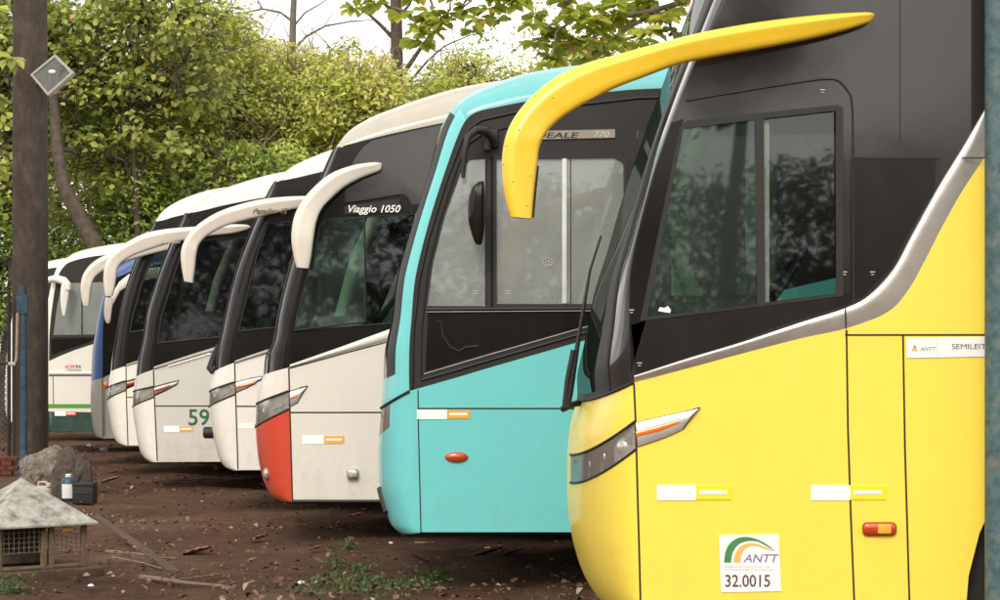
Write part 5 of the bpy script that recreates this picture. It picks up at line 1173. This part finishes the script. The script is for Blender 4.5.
def bottle():
    Y = 20.9; x, _ = XZ(68.5, 490, Y); z0 = 0.01; root = empty('blue_bottle', (x, Y, 0), 'dark blue plastic bottle with a white label standing by the boulders', 'bottle')
    MB().lathe([(.07, z0), (.078, z0 + .02), (.078, z0 + .2), (.06, z0 + .235), (.03, z0 + .25)], (x, Y, 0), 'Z', 24).build('body', 'bottle_blue', root)
    MB().lathe([(.03, z0 + .25), (.032, z0 + .275), (.02, z0 + .28)], (x, Y, 0), 'Z', 16).build('cap', 'paper', root)
    V = []; F = []
    for i in range(9):
        a = -math.pi / 2 - .75 + 1.8 * i / 8
        for zz in (z0 + .035, z0 + .18): V.append((x + .0795 * math.cos(a), Y + .0795 * math.sin(a), zz))
    for i in range(8): F.append((2 * i, 2 * i + 2, 2 * i + 3, 2 * i + 1))
    mesh_obj('paper_label', V, F, 'paper', root)
bottle()
def crate():
    Y = 20.8; x, _ = XZ(85, 495, Y); o = MB(); w_, d_, h_, t_ = .2, .2, .21, .015
    for a, b, c_, e in ((0, -d_ / 2, w_, t_), (0, d_ / 2, w_, t_), (-w_ / 2, 0, t_, d_), (w_ / 2, 0, t_, d_)): o.box((x + a, Y + b, h_ / 2), (c_, e, h_), bev=.003)
    o.box((x, Y, .015), (w_, d_, .02)); o.box((x, Y - d_ / 2 - .008, h_ - .02), (w_ + .02, .012, .03), bev=.003); o.box((x, Y - d_ / 2 - .008, h_ * .5), (w_, .01, .02), bev=.003)
    tag(o.build('black_crate', 'crate_black', loc=(x, Y, 0)), 'small open black plastic box right of the blue bottle', 'box')
crate()
def cage():
    A = np.array([-3.27, 13.3]); Bq = np.array([-2.74, 13.72]); e1 = Bq - A; e2 = np.array([-e1[1], e1[0]]); C_ = A + e2; Dq = Bq + e2; cen = (A + Dq) / 2
    root = empty('animal_hutch', (cen[0], cen[1], 0), 'small wooden wire-front animal hutch with a stained pyramid roof', 'hutch')
    ang = math.atan2(e1[1], e1[0]); L = np.linalg.norm(e1)
    MB().box((cen[0], cen[1], .0), (L + .14, L + .14, .14), ang, .015).build('base', 'soil_brown', root)
    ins = .035; P = lambda f, g: cen + (e1 * f + e2 * g)
    for f, g in ((-.45, -.45), (.45, -.45), (-.45, .45), (.45, .45), (.02, -.45), (.1, -.45)):
        p = P(f, g); hh = .30 if abs(f) > .2 or f > .05 else .25; MB().box((p[0], p[1], .07 + hh / 2), (.036, .03, hh), ang, .004).build('post', 'wood', root)
    # roof
    ov = .56; ze = .365; zt = .66; cs = [P(-ov, -ov), P(ov, -ov), P(ov, ov), P(-ov, ov)]; V = [(c[0], c[1], ze) for c in cs] + [(cen[0], cen[1], zt)] + [(c[0], c[1], ze - .012) for c in cs] + [(cen[0], cen[1], zt - .02)]
    mesh_obj('roof', V, [(0, 1, 4), (1, 2, 4), (2, 3, 4), (3, 0, 4), (6, 5, 9), (7, 6, 9), (8, 7, 9), (5, 8, 9), (0, 5, 6, 1), (1, 6, 7, 2), (2, 7, 8, 3), (3, 8, 5, 0)], 'cage_roof', root)
    m = MB()
    for sd in (0, 1):
        for i in range(1, 17):
            f = -.45 + .9 * i / 17; p = P(f, -.45) if sd == 0 else P(.45, f); m.tube([(p[0], p[1], .18), (p[0], p[1], .36)], .0022, 4)
        for j in range(6):
            a, b = (P(-.45, -.45), P(.45, -.45)) if sd == 0 else (P(.45, -.45), P(.45, .45)); z = .185 + j * .033; m.tube([(a[0], a[1], z), (b[0], b[1], z)], .0022, 4)
    m.build('wire_mesh', 'wire', root)
    for (f0, f1, z) in ((-.45, .45, .355), (-.45, .45, .085)):
        a, b = P(f0, -.45), P(f1, -.45); MB().box(((a[0] + b[0]) / 2, (a[1] + b[1]) / 2, z), (L * .9, .024, .022), ang, .003).build('rail', 'wood', root)
    a = P(0, .45); MB().box((a[0], a[1], .2), (L * .9, .015, .3), ang).build('back_board', 'rock_dark', root); a = P(.0, .1); MB().box((a[0], a[1], .12), (L * .7, .1, .08), ang, .01).build('inner_shelf', 'wood', root)
    a = P(.27, -.465); MB().box((a[0], a[1], .325), (.08, .006, .03), ang, .002).build('tag_plate', 'ink_orange', root)
cage()
def right_pole():
    Y = 8.98; x = tx(985, Y) + .055; root = empty('steel_pole', (x, Y, 0), 'blue-grey flaking painted steel pole at the right edge in front of the yellow bus', 'pole')
    MB().lathe([(.055, -.1), (.055, 1.6), (.056, 1.62), (.055, 1.64), (.055, 3.6)], (x, Y, 0), 'Z', 36).build('shaft', 'flaking_blue', root); MB().lathe([(.11, 0), (.11, .02), (.06, .025)], (x, Y, 0), 'Z', 24).build('base_plate', 'flaking_blue', root)
right_pole()

# ================================================================= litter on the soil
def dry_leaf(px, py, wpx, mat, ang, label, curl=.35):
    Y = GY(py); x = tx(px, Y); L = wpx * Y / FPX; n = 9; V = []; F = []
    for i in range(n):
        f = i / (n - 1); hw = .3 * math.sin(math.pi * min(1, f * .9 + .06)) ** .8
        for j in range(5):
            g_ = (j - 2) / 2; zz = .012 + L * curl * (abs(g_) ** 1.6) * .35 * math.sin(math.pi * f) + L * .25 * f * f + .004 * math.sin(f * 25 + g_)
            lx, ly = (f - .5) * L, g_ * hw * L; V.append((x + lx * math.cos(ang) - ly * math.sin(ang), Y + lx * math.sin(ang) + ly * math.cos(ang), zz))
    for i in range(n - 1):
        for j in range(4): F.append((i * 5 + j, i * 5 + j + 1, i * 5 + j + 6, i * 5 + j + 5))
    m = len(V); V += [(a, b, c - .002) for a, b, c in V]; F += [tuple(q + m for q in reversed(f)) for f in F]
    o = mesh_obj('dry_leaf', V, F, mat, smooth=True, loc=(x, Y, 0)); tag(o, label, 'leaf', 'dry leaves on the soil')
for a in ((487, 557, 34, 'dry_leaf_dark', .2, 'big curled brown dry leaf lying under the turquoise bus'), (420, 561, 22, 'dry_leaf_dark', 2.6, 'smaller dark dry leaf left of the big curled one'), (512, 556, 26, 'dry_leaf', .1, 'tan dry leaf right of the big curled one under the turquoise bus'),
          (278, 584, 20, 'dry_leaf_dark', 1.3, 'upright reddish-brown dry leaf left of the green weeds'), (316, 551, 17, 'dry_leaf_dark', .4, 'dark dry leaf on bare soil above the weeds'), (259, 541, 22, 'dry_leaf_dark', .2, 'flat dark dry leaf below the red bumper'),
          (197, 556, 34, 'dry_leaf', .05, 'long orange-brown dry leaf in the open soil left of centre'), (514, 583, 12, 'dry_leaf', 1.2, 'small reddish dry leaf near the foot of the yellow bus'), (110, 483, 22, 'dry_leaf', .3, 'pale tan dry leaf right of the black box'),
          (357, 517, 14, 'dry_leaf', .3, 'small tan dry leaf beneath the cream bus skirt'), (252, 562, 12, 'dry_leaf', .9, 'tiny tan dry leaf between hutch and weeds'), (220, 472, 14, 'dry_leaf', .2, 'tan dry leaf below the plain white bus'), (60, 560, 10, 'dry_leaf', .2, 'dry leaf beside the hutch base')):
    dry_leaf(*a)
def blob(name, px, py, w_, mat, label, cat):
    Y = GY(py); x = tx(px, Y); r = w_ * Y / FPX / 2
    bm = bmesh.new(); bmesh.ops.create_icosphere(bm, subdivisions=2, radius=1)
    for v in bm.verts: v.co = Vector((v.co.x * r, v.co.y * r, v.co.z * r * .6)) * random.uniform(.7, 1.25) + Vector((x, Y, r * .4))
    m = MB(); m.bm(bm); tag(m.build(name, mat, loc=(x, Y, 0), smooth=False), label, cat)
blob('crumpled_paper', 301, 584, 8, 'paper', 'crumpled white paper scrap beside the upright brown leaf', 'litter')
blob('crumpled_paper', 91, 587, 7, 'paper', 'white paper scrap right of the hutch base', 'litter'); blob('crumpled_paper', 90, 446.5, 6, 'paper', 'white litter scrap beneath the blue bus', 'litter')
blob('crumpled_paper', 391, 544, 5, 'paper', 'tiny white scrap under the corner of the turquoise bus', 'litter'); blob('yellow_scrap', 488, 551, 9, 'yellow_leaf', 'small yellow scrap behind the big curled leaf', 'litter')
blob('clod', 220, 471, 13, 'soil_brown', 'pale earth clod below the plain white bus', 'clod'); blob('clod', 104, 451, 8, 'paper', 'pale lump beneath the blue bus corner', 'clod')
def stick(px0, py0, px1, py1, r, label, lift=.02):
    a, b = GY(py0), GY(py1); P = [tuple(np.array((tx(px0, a), a, lift)) * (1 - k / 6) + np.array((tx(px1, b), b, lift * .6)) * k / 6 + np.array([.01, .03 * math.sin(k * 1.1 + px0), 0]) * (k % 6 > 0)) for k in range(7)]; P = [(x, y, max(.01, z)) for x, y, z in P]
    tag(MB().tube(P, [r * .85 * (1 - .6 * i / 6) for i in range(7)], 7).build('stick', 'wood', loc=(P[0][0], P[0][1], 0)), label, 'stick', 'fallen sticks on the soil')
for a in ((106, 554, 176, 560, .018, 'thick pale stick lying right of the hutch'), (112, 560, 168, 571, .014, 'second pale stick just below the thick one'), (140, 580, 235, 590, .022, 'long stick at the bottom left of the soil'), (180, 582, 240, 574, .010, 'thin stick crossing behind the long bottom one'),
          (196, 530, 240, 527, .010, 'short stick below the bus marked 59'), (158, 522, 196, 533, .010, 'thin stick in the middle of the left soil'), (98, 476, 128, 470, .015, 'stick right of the black box'), (415, 545, 500, 549, .012, 'pale stick under the turquoise bus'), (150, 483, 225, 479, .014, 'straight stick beneath the far white buses')): stick(*a)
def plank():
    a, b = (tx(97, GY(519)), GY(519)), (tx(175, GY(575)), GY(575)); L = math.hypot(b[0] - a[0], b[1] - a[1])
    tag(MB().box(((a[0] + b[0]) / 2, (a[1] + b[1]) / 2, .012), (L, .08, .045), math.atan2(b[1] - a[1], b[0] - a[0]), .008).build('buried_kerb', 'soil_brown', loc=((a[0] + b[0]) / 2, (a[1] + b[1]) / 2, 0)), 'long low kerb half buried in the soil right of the hutch', 'kerb')
plank()
def weeds(name, label, spots, n, size, hgt):
    pos = []; nr = []; sz = []
    for px, py, sp in spots:
        Y = GY(py)
        for _ in range(n):
            pos.append((tx(px, Y) + rng.normal() * sp, Y + rng.normal() * sp * 1.2, abs(rng.normal()) * hgt + .01)); v = rng.normal(size=3) * .5 + np.array([0, -.2, .8]); nr.append(v / np.linalg.norm(v)); sz.append(size * rng.uniform(.5, 1.3))
    r = empty(name, (0, 0, 0), None, None); bpy.data.objects.remove(r)
    o = leaves_mesh(name, np.array(pos), np.array(nr), np.array(sz), 'weed', None, rng.uniform(0, 1, len(pos)), .6) 
    tag(o, label, 'weeds', kind='stuff')
def root_loc(p):
    v = Vector((0, 0, 0))
    while p is not None: v += Vector(p.location); p = p.parent
    return v
weeds('weeds', 'low green weeds creeping over the soil between the leaf and the yellow bus', [(330, 582, .07), (345, 590, .08), (365, 585, .08), (385, 590, .09), (405, 586, .08), (425, 588, .08), (440, 580, .05), (357, 572, .06), (335, 566, .03), (345, 594, .08), (395, 596, .1), (350, 550, .02), (310, 596, .06)], 75, .03, .035)
weeds('weeds', 'bright green weeds at the bottom left corner in front of the hutch', [(8, 592, .05), (20, 597, .04), (2, 597, .05)], 60, .035, .05)
def litter():
    """fine crumbs, twigs and leaf bits all over the yard, past counting"""
    n = 5000; Y = 11.5 + 24 * rng.random(n) ** 1.3; X = (rng.uniform(-20, 760, n) - 500) * Y / FPX
    cY = 12 + 22 * rng.random(70); cX = (rng.uniform(0, 720, 70) - 500) * cY / FPX; q = rng.integers(0, 70, n); cl = rng.random(n) < .6     # drifts
    X = np.where(cl, cX[q] + rng.normal(size=n) * .5, X); Y = np.where(cl, cY[q] + rng.normal(size=n) * .16, Y); sz = rng.uniform(.015, .06, n) * rng.uniform(.5, 1.4, n)
    nr = rng.normal(size=(n, 3)) * .35 + np.array([0, -.1, 1]); nr /= np.linalg.norm(nr, axis=1)[:, None]
    m, nn, b = new_mat('crumb'); at = N(nn, 'ShaderNodeAttribute', attribute_name='rnd'); r = ramp(nn, at.outputs['Fac'], [(0, (.06, .032, .02)), (.55, (.12, .062, .038)), (.9, (.21, .12, .075)), (1, (.34, .27, .21))]); nn.links.new(r.outputs[0], b.inputs['Base Color']); b.inputs['Roughness'].default_value = .9
    o = leaves_mesh('leaf_litter', np.stack([X, Y, np.full(n, .03)], 1), nr, sz, 'crumb', None, rng.random(n), .6); tag(o, 'scattered crumbs of leaf and twig on the brown soil', 'litter', kind='stuff')
litter()
